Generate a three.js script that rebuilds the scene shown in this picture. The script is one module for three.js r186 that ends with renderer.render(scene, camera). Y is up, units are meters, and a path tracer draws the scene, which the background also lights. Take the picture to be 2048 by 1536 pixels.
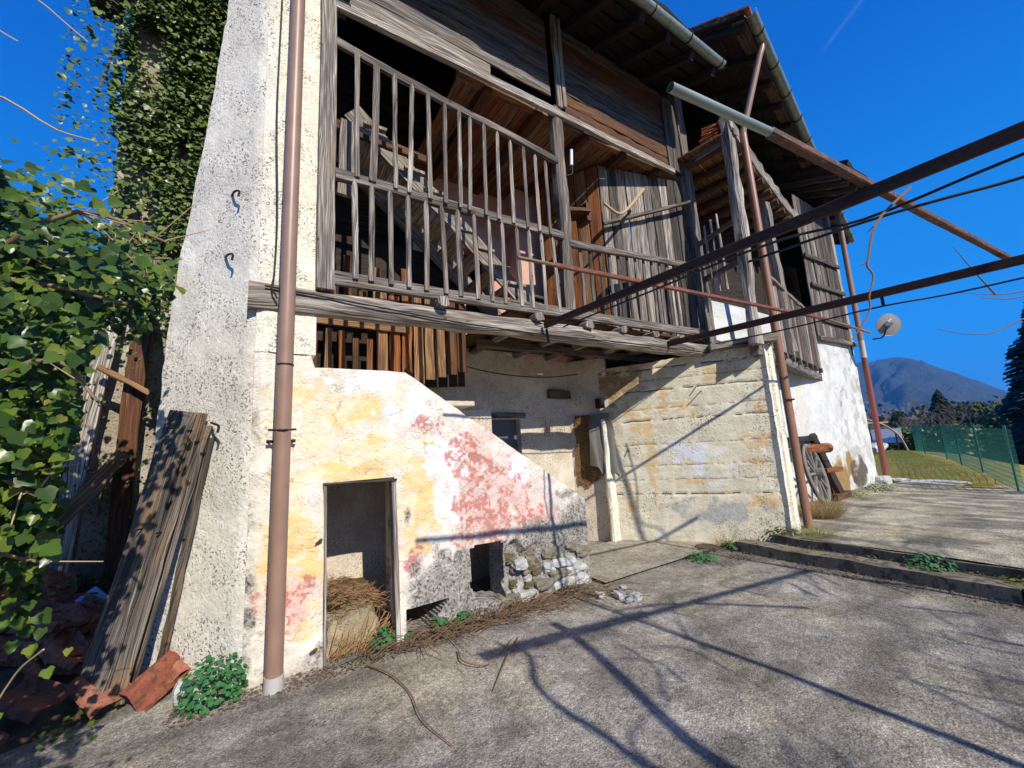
import * as THREE from 'three';
import { mergeGeometries } from 'three/addons/utils/BufferGeometryUtils.js';

// ---------------------------------------------------------------- camera, sky, sun, exposure
const scene = new THREE.Scene();
const camera = new THREE.PerspectiveCamera(87.4, 1024 / 768, 0.05, 9000);
camera.position.set(-0.181, 1.6, 3.73);
camera.up.set(-0.0342, 0.98663, 0.1593);
camera.lookAt(-0.181 + 0.53637, 1.6 + 0.15264, 3.73 - 0.83006);
const renderer = new THREE.WebGLRenderer({ antialias: true });
renderer.setSize(1024, 768);
renderer.toneMapping = THREE.LinearToneMapping;
renderer.toneMappingExposure = 1.12;
renderer.shadowMap.enabled = true;

const SUN_EL = 37 * Math.PI / 180, SUN_AZ = -2 * Math.PI / 180;
const sunDir = new THREE.Vector3(-Math.sin(SUN_AZ) * Math.cos(SUN_EL), Math.sin(SUN_EL), Math.cos(SUN_AZ) * Math.cos(SUN_EL));
{ // clear deep-blue winter sky with one thin contrail
  const W = 2048, H = 1024, d = new Float32Array(W * H * 4);
  const hor = [0.10, 0.52, 1.10], low = [0.012, 0.34, 1.0], mid = [0.002, 0.13, 0.58], zen = [0.003, 0.055, 0.33];
  const mix = (a, b, t) => a.map((v, i) => v + (b[i] - v) * t);
  const dirOf = (az, el) => { az *= Math.PI / 180; el *= Math.PI / 180; return new THREE.Vector3(Math.cos(az) * Math.cos(el), Math.sin(el), Math.sin(az) * Math.cos(el)); };
  const c0 = dirOf(-7.5, 40.8), c1 = dirOf(-14.2, 37.6), n = c0.clone().cross(c1).normalize(), ax = c0.clone().sub(c1), len = ax.length(); ax.normalize();
  for (let y = 0; y < H; y++) {
    const el = ((y + 0.5) / H - 0.5) * 180, e = Math.max(0, el);
    const c = e < 4 ? mix(hor, low, e / 4) : e < 38 ? mix(low, mid, Math.pow((e - 4) / 34, 0.8)) : mix(mid, zen, Math.min(1, (e - 38) / 50));
    for (let x = 0; x < W; x++) {
      const az = ((x + 0.5) / W - 0.5) * 2 * Math.PI, er = el * Math.PI / 180, v = new THREE.Vector3(Math.cos(az) * Math.cos(er), Math.sin(er), Math.sin(az) * Math.cos(er));
      const g = Math.pow(Math.max(0, v.dot(sunDir)), 8) * 0.2 + Math.pow(Math.max(0, v.dot(sunDir)), 40) * 0.8;
      let a = 0;
      if (el > 30 && el < 45 && Math.abs(v.dot(n)) < 0.01) { const t = v.clone().sub(c1).dot(ax) / len; if (t > 0 && t < 1) a = 0.07 * Math.exp(-Math.pow(v.dot(n) / 0.0011, 2)) * Math.min(1, t * 4); }
      const k = (y * W + x) * 4, gr = el < 0 ? Math.min(1, -el / 6) : 0;
      for (let i = 0; i < 3; i++) d[k + i] = (c[i] + g * [0.5, 0.5, 0.45][i] + a) * (1 - gr) + [0.12, 0.12, 0.1][i] * gr;
      d[k + 3] = 1;
    }
  }
  const sky = new THREE.DataTexture(d, W, H, THREE.RGBAFormat, THREE.FloatType);
  sky.mapping = THREE.EquirectangularReflectionMapping; sky.magFilter = THREE.LinearFilter; sky.needsUpdate = true;
  scene.background = sky; scene.environment = sky;
}
const sun = new THREE.DirectionalLight(new THREE.Color(1, 0.95, 0.86), 5);
sun.name = 'sun'; sun.position.copy(sunDir).multiplyScalar(60); sun.castShadow = true;
sun.shadow.mapSize.set(4096, 4096);
Object.assign(sun.shadow.camera, { left: -25, right: 25, top: 25, bottom: -25, near: 1, far: 140 });
scene.add(sun); scene.add(sun.target);

// ---------------------------------------------------------------- helpers
let seedv = 12345;
const rnd = () => { seedv = (seedv + 0x6d2b79f5) | 0; let t = Math.imul(seedv ^ (seedv >>> 15), 1 | seedv); t = (t + Math.imul(t ^ (t >>> 7), 61 | t)) ^ t; return ((t ^ (t >>> 14)) >>> 0) / 4294967296; };
const rr = (a, b) => a + (b - a) * rnd();
const pick = (a) => a[Math.floor(rnd() * a.length)];
const V = (x, y, z) => new THREE.Vector3(x, y, z);
const clamp = (x, a = 0, b = 1) => Math.max(a, Math.min(b, x));
const sm = (a, b, x) => { const t = clamp((x - a) / (b - a)); return t * t * (3 - 2 * t); };
const lerp = (a, b, t) => a + (b - a) * t;
const PT = new Uint8Array(512); { const p = [...Array(256).keys()]; for (let i = 255; i > 0; i--) { const j = Math.floor(rnd() * (i + 1)); [p[i], p[j]] = [p[j], p[i]]; } for (let i = 0; i < 512; i++) PT[i] = p[i & 255]; }
function n2(x, y, px = 256, py = 256) {
  const xi = Math.floor(x), yi = Math.floor(y); let fx = x - xi, fy = y - yi;
  fx = fx * fx * (3 - 2 * fx); fy = fy * fy * (3 - 2 * fy);
  const x0 = (((xi % px) + px) % px) & 255, x1 = ((((xi + 1) % px) + px) % px) & 255, y0 = (((yi % py) + py) % py) & 255, y1 = ((((yi + 1) % py) + py) % py) & 255;
  const a = PT[PT[x0] + y0], b = PT[PT[x1] + y0], c = PT[PT[x0] + y1], e = PT[PT[x1] + y1];
  return (a + (b - a) * fx + (c - a) * fy + (a - b - c + e) * fx * fy) / 255;
}
function fbm(x, y, o = 4, px = 256, py = 256) { let s = 0, a = 0.5, t = 0; for (let i = 0; i < o; i++) { s += a * n2(x, y, px, py); t += a; a *= 0.5; x *= 2; y *= 2; px *= 2; py *= 2; } return s / t; }
function tex(w, h, f, srgb = true, wrap = true) {
  const d = new Uint8Array(w * h * 4);
  for (let y = 0; y < h; y++) for (let x = 0; x < w; x++) { const c = f(x / w, y / h), k = (y * w + x) * 4; if (typeof c === 'number') { d[k] = d[k + 1] = d[k + 2] = clamp(c) * 255; } else { d[k] = clamp(c[0], 0, 255); d[k + 1] = clamp(c[1], 0, 255); d[k + 2] = clamp(c[2], 0, 255); } d[k + 3] = 255; }
  const t = new THREE.DataTexture(d, w, h); t.magFilter = t.minFilter = THREE.LinearFilter;
  t.wrapS = t.wrapT = wrap ? THREE.RepeatWrapping : THREE.ClampToEdgeWrapping;
  if (srgb) t.colorSpace = THREE.SRGBColorSpace; t.needsUpdate = true; return t;
}
const rep = (t, x, y) => { const c = t.clone(); c.repeat.set(x, y); c.needsUpdate = true; return c; };
const mc = (a, b, t) => [a[0] + (b[0] - a[0]) * t, a[1] + (b[1] - a[1]) * t, a[2] + (b[2] - a[2]) * t];
const names = {};
function numbered(n) { const k = names[n] = (names[n] ?? -1) + 1; return k ? `${n}_${String(k).padStart(3, '0')}` : n; }
function tag(o, label, category, group) { o.userData.label = label; o.userData.category = category; if (group) o.userData.group = group; return o; }
function mesh(name, geo, mat, parent = scene) {
  const m = new THREE.Mesh(Array.isArray(geo) ? merge(geo) : geo, mat); m.name = parent === scene ? numbered(name) : name; m.castShadow = m.receiveShadow = true; parent.add(m); return m;
}
function thing(name, label, category, pos = [0, 0, 0], group) { const g = new THREE.Group(); g.name = numbered(name); g.position.set(...pos); scene.add(g); return tag(g, label, category, group); }
const struct = (name, geo, mat) => { const m = mesh(name, geo, mat); m.userData.kind = 'structure'; return m; };
function merge(list) { return mergeGeometries(list.map((g) => { const c = g.index ? g.toNonIndexed() : g; for (const k of Object.keys(c.attributes)) if (!['position', 'normal', 'uv'].includes(k)) c.deleteAttribute(k); return c; })); }
class Acc { // collects quads / triangles
  constructor() { this.p = []; this.u = []; this.i = []; }
  v(x, y, z, u, w) { this.p.push(x, y, z); this.u.push(u, w); return this.p.length / 3 - 1; }
  q(a, b, c, d) { this.i.push(a, b, c, a, c, d); }
  t(a, b, c) { this.i.push(a, b, c); }
  geo() { const g = new THREE.BufferGeometry(); g.setAttribute('position', new THREE.Float32BufferAttribute(this.p, 3)); g.setAttribute('uv', new THREE.Float32BufferAttribute(this.u, 2)); g.setIndex(this.i); g.computeVertexNormals(); return g; }
}
// a sawn or hewn bar from a to b: w across, t thick (towards `up`), chamfered, slightly bowed and uneven
function bar(a, b, w, t, o = {}) {
  const A = new Acc(), p0 = V(...a), p1 = V(...b), dir = p1.clone().sub(p0), L = dir.length(); dir.normalize();
  let up = o.up ? V(...o.up) : Math.abs(dir.y) > 0.75 ? V(0, 0, 1) : V(0, 1, 0);
  const side = dir.clone().cross(up).normalize(); up = side.clone().cross(dir).normalize();
  const seg = o.seg ?? Math.max(2, Math.min(14, Math.round(L / 0.22))), rough = o.rough ?? 0.004, bow = o.bow ?? 0.006, c = Math.min(o.ch ?? 0.006, w * 0.3, t * 0.3), u0 = rnd() * 7, v0 = rnd() * 7, s0 = rnd() * 100;
  const hw = w / 2, ht = t / 2, ring = [[-hw + c, -ht], [hw - c, -ht], [hw, -ht + c], [hw, ht - c], [hw - c, ht], [-hw + c, ht], [-hw, ht - c], [-hw, -ht + c]];
  const stops = []; for (let i = 0; i <= seg; i++) stops.push([i / seg, 1]);
  if (o.tip) { stops[seg][0] = 1 - o.tip / L; stops.push([1 - o.tip * 0.35 / L, 0.55], [1, 0.12]); }
  const pts = stops.map(([f, k], i) => {
    const m = p0.clone().addScaledVector(dir, L * f), bw = Math.sin(f * Math.PI), bx = (n2(s0, f * 2.3) - 0.5) * 2 * bow * bw * L, by = (n2(s0 + 31, f * 2.3) - 0.5) * 2 * bow * bw * L * 0.7;
    const kw = k * (1 + (n2(s0 + 7, f * L * 5) - 0.5) * (o.vary ?? 0.1)), kt = (k < 1 ? 0.9 : 1) * (1 + (n2(s0 + 17, f * L * 5) - 0.5) * (o.vary ?? 0.1));
    return ring.map(([x, y], j) => { const e = (n2(s0 + j * 3.7, f * L * 7) - 0.5) * 2 * rough; return m.clone().addScaledVector(side, x * kw + bx + e * Math.sign(x)).addScaledVector(up, y * kt + by + e * Math.sign(y)); });
  });
  let per = 0;
  for (let j = 0; j < 8; j++) {
    const k = (j + 1) % 8, ew = Math.hypot(ring[k][0] - ring[j][0], ring[k][1] - ring[j][1]); let pa = -1, pb = -1;
    stops.forEach(([f], i) => { const v = v0 + f * L * 0.5; const x = A.v(...pts[i][j].toArray(), u0 + per * 2, v), y = A.v(...pts[i][k].toArray(), u0 + (per + ew) * 2, v); if (i) A.q(pa, pb, y, x); pa = x; pb = y; });
    per += ew;
  }
  for (const [i, f] of [[0, 1], [stops.length - 1, 0]]) { const c0 = pts[i].reduce((s, q) => s.add(q), V(0, 0, 0)).multiplyScalar(1 / 8), m = A.v(...c0.toArray(), u0, v0); const e = pts[i].map((q, j) => A.v(...q.toArray(), u0 + ring[j][0] * 2, v0 + ring[j][1] * 0.5)); for (let j = 0; j < 8; j++) f ? A.t(m, e[(j + 1) % 8], e[j]) : A.t(m, e[j], e[(j + 1) % 8]); }
  return A.geo();
}
// round rod / log / pipe through points, radius per point or constant
function rod(pts, r, n = 8, o = {}) {
  const P = pts.map((p) => V(...p)), c = P.length > 2 && !o.straight ? new THREE.CatmullRomCurve3(P) : null, seg = o.seg ?? (c ? (P.length - 1) * 4 : P.length - 1), A = new Acc();
  const at = (f) => c ? c.getPoint(f) : P.length === 2 ? P[0].clone().lerp(P[1], f) : P[Math.round(f * seg)].clone(), rad = (f) => typeof r === 'number' ? r : r[0] + (r[1] - r[0]) * f;
  let N = null, len = 0, prev = null; const u0 = rnd() * 5, rings = [], s0 = rnd() * 90;
  for (let i = 0; i <= seg; i++) {
    const f = i / seg, m = at(f), T = (i < seg ? at((i + 1) / seg).sub(m) : m.clone().sub(at((i - 1) / seg))).normalize();
    if (!N) N = Math.abs(T.y) > 0.8 ? V(1, 0, 0) : V(0, 1, 0); N.addScaledVector(T, -N.dot(T)).normalize(); const B = T.clone().cross(N); if (prev) len += m.distanceTo(prev); prev = m;
    const row = []; for (let j = 0; j <= n; j++) { const a = j / n * Math.PI * 2, R = rad(f) * (1 + (o.rough ?? 0) * (n2(s0 + Math.cos(a) * 2, len * 6 + Math.sin(a) * 2) - 0.5)); const p = m.clone().addScaledVector(N, Math.cos(a) * R).addScaledVector(B, Math.sin(a) * R); row.push(A.v(...p.toArray(), u0 + j / n * Math.max(0.25, rad(f) * 12), u0 + len * 0.5)); } rings.push(row);
    if (i) for (let j = 0; j < n; j++) A.q(rings[i - 1][j], row[j], row[j + 1], rings[i - 1][j + 1]);
  }
  if (o.cap !== false) for (const [row, f, m] of [[rings[0], 0, at(0)], [rings[seg], 1, at(1)]]) { const e = row.map((k) => A.v(A.p[k * 3], A.p[k * 3 + 1], A.p[k * 3 + 2], A.p[k * 3] * 2, A.p[k * 3 + 1] * 0.5)), c0 = A.v(...m.toArray(), m.x * 2, m.y * 0.5); for (let j = 0; j < n; j++) f ? A.t(c0, e[j], e[j + 1]) : A.t(c0, e[j + 1], e[j]); }
  return A.geo();
}
// thick wall slab in local x/y, front at z(x,y), with openings and a free outline; solid by itself
function slab(o) {
  const grid = (a, b, n, ex = []) => { const s = [...Array(n + 1).keys()].map((i) => a + (b - a) * i / n).filter((v) => !ex.some((e) => Math.abs(e - v) < (b - a) / n * 0.45)); return [...s, ...ex].sort((p, q) => p - q); };
  const X = grid(o.x0, o.x1, o.nx, o.lx), Y = grid(o.y0, o.y1, o.ny, o.ly), A = new Acc(), uv = o.uv ?? [0, 0, 1, 1], D = o.depth ?? 0.3;
  const pos = (i, j) => { let x = X[i], y = Y[j]; if (o.left) x = Math.max(x, o.left(y)); if (o.top) y = Math.min(y, o.top(x)); return [x, y]; };
  const F = [], B = [];
  for (let i = 0; i < X.length; i++) { F.push([]); B.push([]); for (let j = 0; j < Y.length; j++) { const [x, y] = pos(i, j), u = (x - uv[0]) / uv[2], v = (y - uv[1]) / uv[3], z = o.z ? o.z(x, y) : 0; F[i].push(A.v(x, y, z, u, v)); B[i].push([x, y, z, u, v]); } }
  const on = (i, j) => { if (i < 0 || j < 0 || i >= X.length - 1 || j >= Y.length - 1) return false; const x = (X[i] + X[i + 1]) / 2, y = (Y[j] + Y[j + 1]) / 2; if (o.top && Y[j] >= Math.max(o.top(X[i]), o.top(X[i + 1])) - 1e-6) return false; if (o.left && X[i + 1] <= o.left(y)) return false; return !(o.hole && o.hole(x, y)); };
  const edge = (a, b) => { const [x, y, z, u, v] = a, [x2, y2, z2, u2, v2] = b; const p = A.v(x, y, z, u, v), q = A.v(x2, y2, z2, u2, v2), r = A.v(x2, y2, -D, u2 + 0.06, v2 + 0.05), s = A.v(x, y, -D, u + 0.06, v + 0.05); A.q(p, s, r, q); };
  for (let i = 0; i < X.length - 1; i++) for (let j = 0; j < Y.length - 1; j++) if (on(i, j)) {
    A.q(F[i][j], F[i + 1][j], F[i + 1][j + 1], F[i][j + 1]);
    const bk = [[i, j + 1], [i + 1, j + 1], [i + 1, j], [i, j]].map(([m, n]) => { const b = B[m][n]; return A.v(b[0], b[1], -D, b[3], b[4]); }); A.q(...bk);
    if (!on(i, j - 1)) edge(B[i][j], B[i + 1][j]); if (!on(i, j + 1)) edge(B[i + 1][j + 1], B[i][j + 1]);
    if (!on(i - 1, j)) edge(B[i][j + 1], B[i][j]); if (!on(i + 1, j)) edge(B[i + 1][j], B[i + 1][j + 1]);
  }
  const g = A.geo(); if (o.matrix) g.applyMatrix4(o.matrix); return g;
}
const frame = (origin, deg) => new THREE.Matrix4().makeRotationY(-deg * Math.PI / 180).setPosition(...origin); // local x turned deg from +X towards +Z

// ---------------------------------------------------------------- materials
const M = {};
const std = (o) => new THREE.MeshStandardMaterial({ roughness: 0.9, metalness: 0, ...o });
{
  const wood = (pal, seed, dark) => tex(512, 1024, (u, v) => { // u 0..0.5 m across the grain, v 0..2 m along
    const wv = fbm(u * 4 + seed, v * 3, 3, 4, 3) * 0.35, s = fbm(u * 80 + wv * 30, v * 5 + seed, 4, 80, 5) * 0.7 + fbm(u * 18 + wv * 8, v * 3 + seed, 3, 18, 3) * 0.3, f = fbm(u * 220 + wv * 80, v * 12, 2, 220, 12), b = fbm(u * 6 + seed, v * 4, 4, 6, 4);
    let k = sm(0.32, 0.66, s * 0.6 + f * 0.4), c = mc(pal[0], pal[1], k); c = mc(c, pal[2], sm(0.45, 0.7, b) * 0.6); c = mc(c, pal[1], sm(0.5, 0.72, fbm(u * 7 + 9, v * 3 + seed, 4, 7, 3)) * 0.55); c = mc(c, pal[0], sm(0.52, 0.72, fbm(u * 10 + 2, v * 4 + seed * 2, 4, 10, 4)) * 0.6);
    const crack = sm(0.06, 0.0, Math.abs(fbm(u * 34 + wv * 18, v * 2 + 5 + seed, 2, 34, 2) - 0.5)) * sm(0.45, 0.62, fbm(u * 9 + 3, v * 3 + seed, 2, 9, 3)); c = mc(c, dark, crack * 0.7); c = mc(c, dark, sm(0.6, 0.74, fbm(u * 110 + wv * 40, v * 4 + 7, 3, 110, 4)) * 0.55);
    for (const [kx, ky, r] of [[0.2, 0.3, 0.02], [0.7, 0.62, 0.028], [0.45, 0.85, 0.018]]) { const dx = u - kx, dy = (v - ky) * 3.2, q = Math.hypot(dx, dy) / r; if (q < 1.6) c = mc(c, dark, sm(1.6, 0.3, q) * 0.75); }
    const g = n2(u * 512, v * 340) * 26 - 13; return [c[0] + g, c[1] + g, c[2] + g];
  });
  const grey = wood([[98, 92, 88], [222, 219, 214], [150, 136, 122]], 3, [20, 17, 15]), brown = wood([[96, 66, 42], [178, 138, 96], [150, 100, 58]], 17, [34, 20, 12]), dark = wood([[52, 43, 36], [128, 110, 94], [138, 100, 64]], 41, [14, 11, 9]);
  const wm = (map, o = {}) => std({ map, bumpMap: map, bumpScale: 0.003, roughness: 0.85, ...o });
  M.wood = wm(grey, { color: 0xe4dacc }); M.woodLight = wm(grey, { color: 0xfff6ea }); M.woodMid = wm(grey, { color: 0xb8aea4 }); M.woodDim = wm(grey, { color: 0x8c8378 });
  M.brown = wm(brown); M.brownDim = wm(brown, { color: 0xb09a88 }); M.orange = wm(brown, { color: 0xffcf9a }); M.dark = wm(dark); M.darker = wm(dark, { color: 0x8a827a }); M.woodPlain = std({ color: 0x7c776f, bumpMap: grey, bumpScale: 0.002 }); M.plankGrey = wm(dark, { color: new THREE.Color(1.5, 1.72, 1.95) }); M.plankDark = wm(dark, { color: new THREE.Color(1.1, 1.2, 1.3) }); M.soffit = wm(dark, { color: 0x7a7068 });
  M.greys = [M.wood, M.woodLight, M.wood, M.woodMid]; M.woodDeep = wm(grey, { color: 0x6c655e }); M.planks = [M.wood, M.woodMid, M.woodDim, M.woodDeep, M.woodLight, M.brownDim, M.wood];
  // rough-cast and plaster relief, tiling every 1 m
  const relief = tex(1024, 1024, (u, v) => 0.35 + 0.4 * (fbm(u * 9, v * 9, 5, 9, 9) - 0.5) * 2 * 0.6 + 0.25 * (fbm(u * 60, v * 60, 3, 60, 60)) - 0.18 * sm(0.7, 0.85, n2(u * 70, v * 70, 70, 70)) * sm(0.45, 0.6, n2(u * 9 + 4, v * 9, 9, 9)), false);
  const grit = tex(1024, 1024, (u, v) => 0.5 * fbm(u * 130, v * 130, 2, 130, 130) + 0.5 * fbm(u * 40, v * 40, 3, 40, 40), false);
  M.relief = relief; M.grit = grit;
  // painted front wall: x -0.3..3.3, y -0.1..2.5
  const blobs = (list, x, y, n, soft = 0.5) => { let m = 0; for (const [cx, cy, rx, ry, w] of list) { const q = Math.hypot((x - cx) / rx, (y - cy) / ry); m = Math.max(m, (w ?? 1) * (1.15 - q)); } return sm(0.12, 0.12 + soft, m * 0.9 - 0.1 + (n - 0.5) * 2.4 * Math.min(1, m * 4)); };
  const wash = [[0.65, 1.5, 0.75, 0.45, 1.2], [1.05, 1.2, 0.4, 0.6, 1.2], [0.08, 0.85, 0.3, 0.6, 1.2], [0.6, 2.0, 0.5, 0.3, 1.1], [0.2, 1.9, 0.4, 0.5, 0.9]], pinkw = [[2.0, 1.1, 0.8, 0.6, 1.3], [1.7, 1.6, 0.4, 0.4, 1.1], [2.5, 0.9, 0.6, 0.35, 1.2], [0.08, 0.5, 0.3, 0.3, 1.2]];
  const ochre = [[0.1, 2.1, 0.28, 0.22, 0.75], [0.62, 1.95, 0.3, 0.2], [0.75, 1.75, 0.16, 0.12, 0.9], [0.62, 1.46, 0.55, 0.1, 1.2], [1.05, 1.35, 0.32, 0.3], [0.05, 0.95, 0.24, 0.3, 0.9], [1.15, 1.0, 0.22, 0.35, 0.9], [0.2, 0.36, 0.13, 0.16, 1], [1.15, 0.8, 0.12, 0.2, 0.8], [0.24, 0.8, 0.12, 0.3, 0.8]];
  const red = [[0.02, 0.52, 0.22, 0.2, 1.2], [0.2, 0.58, 0.16, 0.14, 1.1], [0.1, 0.4, 0.1, 0.12], [1.22, 1.82, 0.2, 0.14, 0.95], [1.62, 1.55, 0.22, 0.22, 1.1], [1.78, 1.35, 0.2, 0.3, 1.15], [1.62, 1.05, 0.18, 0.4, 1.05], [1.95, 0.95, 0.5, 0.22, 1.05], [2.4, 0.85, 0.45, 0.16, 0.95], [1.06, 0.62, 0.1, 0.14, 1.1], [1.16, 0.72, 0.12, 0.08], [2.1, 1.25, 0.35, 0.3, 0.75], [1.85, 0.75, 0.5, 0.12, 0.85]];
  const white = [[1.4, 1.45, 0.26, 0.36, 1.2], [1.0, 1.95, 0.3, 0.2], [1.42, 1.05, 0.16, 0.25, 1], [2.3, 1.35, 0.25, 0.2, 0.8], [0.6, 2.25, 0.6, 0.14, 0.7], [1.15, 2.1, 0.2, 0.2, 0.7]];
  const greyb = [[2.6, 0.35, 0.9, 0.34, 1.3], [1.5, 0.35, 0.5, 0.3, 1.2], [3.05, 0.75, 0.35, 0.3, 1.1], [1.25, 0.4, 0.25, 0.3, 1.0], [2.2, 0.5, 0.9, 0.18, 1], [-0.22, 1.0, 0.12, 1.2, 0.9], [0.3, 0.05, 0.5, 0.16, 0.7], [1.02, 1.0, 0.05, 0.12, 1.1], [3.0, 1.05, 0.3, 0.12, 0.8]];
  const front = tex(1440, 1040, (u, v) => {
    const x = -0.3 + u * 3.6, y = -0.1 + v * 2.6, n = fbm(u * 26, v * 19, 5), n1 = fbm(u * 40 + 50, v * 30, 5), f = fbm(u * 200, v * 145, 3), st = fbm(u * 60 + 9, v * 110, 3);
    let c = mc([214, 203, 184], [238, 231, 217], n1); c = mc(c, [198, 188, 170], sm(0.55, 0.8, fbm(u * 9 + 20, v * 7, 4)) * 0.7);
    c = mc(c, [240, 216, 172], blobs(wash, x, y, n, 0.9) * 0.75); c = mc(c, [222, 178, 166], blobs(pinkw, x, y, n1, 0.9) * 0.6);
    c = mc(c, mc([238, 206, 140], [226, 178, 96], f), blobs(ochre, x, y, fbm(u * 22 + 3, v * 16 + 8, 5), 0.6) * 0.72 * (0.5 + 0.5 * sm(0.3, 0.55, st)));
    c = mc(c, [236, 236, 238], blobs(white, x, y, n1, 0.5) * 0.85);
    c = mc(c, mc([200, 128, 116], [170, 88, 76], f), blobs(red, x, y, fbm(u * 34 + 13, v * 25 + 2, 6), 0.45) * 0.95 * (0.15 + 0.85 * sm(0.4, 0.6, fbm(u * 130 + 2, v * 96, 3) * 0.6 + fbm(u * 40 + 7, v * 30, 4) * 0.4)) * 0.8);
    const g = Math.max(blobs(greyb, x, y, n, 0.8), blobs([[2.6, 0.3, 1.0, 0.42, 1.6], [1.5, 0.32, 0.5, 0.32, 1.5], [3.05, 0.7, 0.3, 0.35, 1.5]], x, y, n, 0.9)); const gf = Math.max(g, sm(0.1, -0.12, y - (0.46 + (x - 1) * 0.2) + (n - 0.5) * 0.7) * sm(0.95, 1.08, x)); c = mc(c, mc([104, 98, 91], [168, 161, 150], f), gf * 0.85); c = mc(c, [70, 64, 58], sm(0.56, 0.7, fbm(u * 240 + 4, v * 175, 3)) * (0.04 + gf * 0.7));
    c = mc(c, [150, 138, 118], sm(0.012, 0, Math.abs(fbm(u * 7 + 2, v * 6 + 1, 5) - 0.5)) * 0.5 * sm(0.4, 0.6, n));
    c = mc(c, [120, 106, 84], sm(0.18, -0.05, y + n * 0.12) * 0.6); const k = (f - 0.5) * 26; return [c[0] + k, c[1] + k, c[2] + k];
  }, true, false);
  M.front = std({ map: front, bumpMap: rep(relief, 3.6, 2.6), bumpScale: 0.016 });
  const rough = (a, b, speck, s) => tex(1024, 1024, (u, v) => { // 2 x 2 m
    const n = fbm(u * 6 + s, v * 6, 5, 6, 6), f = fbm(u * 120, v * 120, 3, 120, 120); let c = mc(a, b, n); c = mc(c, speck, sm(0.62, 0.76, fbm(u * 170 + s, v * 170, 2, 170, 170)) * sm(0.35, 0.65, fbm(u * 7 + 9, v * 7 + s, 3, 7, 7)) * 0.8); const k = (f - 0.5) * 40; return [c[0] + k, c[1] + k, c[2] + k];
  });
  M.greyCast = std({ map: rep(rough([202, 195, 180], [240, 233, 216], [96, 90, 82], 3), 0.5, 0.5), bumpMap: relief, bumpScale: 0.012 });
  M.cream = std({ map: rep(rough([214, 208, 184], [238, 234, 216], [110, 102, 88], 11), 0.5, 0.5), bumpMap: relief, bumpScale: 0.014 });
  M.oldWall = std({ map: rep(rough([132, 116, 94], [206, 200, 188], [70, 58, 44], 61), 0.5, 0.5), bumpMap: relief, bumpScale: 0.02 }); M.whiteWall = std({ map: rep(rough([196, 198, 196], [234, 234, 230], [120, 112, 100], 23), 0.5, 0.5), bumpMap: relief, bumpScale: 0.008 });
  M.innerWall = std({ map: rep(rough([186, 168, 142], [232, 222, 204], [112, 90, 64], 31), 0.6, 0.6), bumpMap: relief, bumpScale: 0.012 });
  M.pink = std({ map: tex(512, 512, (u, v) => { const n = fbm(u * 5, v * 5, 5, 5, 5), f = fbm(u * 60, v * 60, 2, 60, 60); return mc(mc([206, 150, 132], [222, 182, 164], n), [196, 128, 98], sm(0.55, 0.75, fbm(u * 4 + 8, v * 4, 4, 4, 4)) * (0.7 + f * 0.3)); }), bumpMap: relief, bumpScale: 0.004 });
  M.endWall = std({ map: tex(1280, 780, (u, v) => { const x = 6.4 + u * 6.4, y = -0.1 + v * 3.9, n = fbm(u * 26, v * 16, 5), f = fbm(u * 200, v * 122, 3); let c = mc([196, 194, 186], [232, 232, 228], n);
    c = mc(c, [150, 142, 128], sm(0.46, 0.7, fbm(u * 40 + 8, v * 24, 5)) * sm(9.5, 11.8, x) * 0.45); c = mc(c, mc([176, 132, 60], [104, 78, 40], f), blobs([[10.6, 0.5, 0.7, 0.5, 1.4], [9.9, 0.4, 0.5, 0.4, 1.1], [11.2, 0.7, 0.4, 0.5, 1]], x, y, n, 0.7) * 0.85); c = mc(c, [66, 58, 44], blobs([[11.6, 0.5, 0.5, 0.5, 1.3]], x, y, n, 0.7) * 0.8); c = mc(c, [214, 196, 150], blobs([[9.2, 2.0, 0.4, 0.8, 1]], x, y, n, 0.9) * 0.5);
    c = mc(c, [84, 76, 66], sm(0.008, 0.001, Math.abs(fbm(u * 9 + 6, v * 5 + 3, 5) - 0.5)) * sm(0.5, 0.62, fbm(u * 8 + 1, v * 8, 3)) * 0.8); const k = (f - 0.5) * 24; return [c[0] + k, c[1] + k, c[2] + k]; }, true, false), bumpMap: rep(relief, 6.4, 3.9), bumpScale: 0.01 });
  // board-marked concrete wall, local x 0..2.6, y -0.1..3
  const joints = [0.73, 0.95, 1.17, 1.5, 1.88, 2.06, 2.36, 2.53, 2.72]; M.joints = joints; const jw = (j) => [0.73, 1.88, 2.36, 2.72].includes(j) ? 1 : 0.45; M.jw = jw;
  const stain = [[0.62, 1.45, 0.09, 0.7, 1.2], [0.4, 2.0, 0.14, 0.5, 0.9], [0.2, 2.5, 0.3, 0.4, 0.9], [1.75, 2.6, 0.4, 0.14, 1.1], [1.6, 2.45, 0.3, 0.1, 0.9], [2.15, 1.5, 0.28, 0.14, 0.95], [2.1, 1.2, 0.26, 0.07, 1], [2.2, 0.62, 0.4, 0.1, 1.1], [1.3, 0.92, 0.4, 0.05, 1.0], [1.2, 2.05, 0.2, 0.16, 0.7], [2.2, 1.95, 0.2, 0.12, 0.7], [0.25, 0.6, 0.12, 0.3, 0.8], [0.9, 2.3, 0.1, 0.4, 0.7]];
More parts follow.
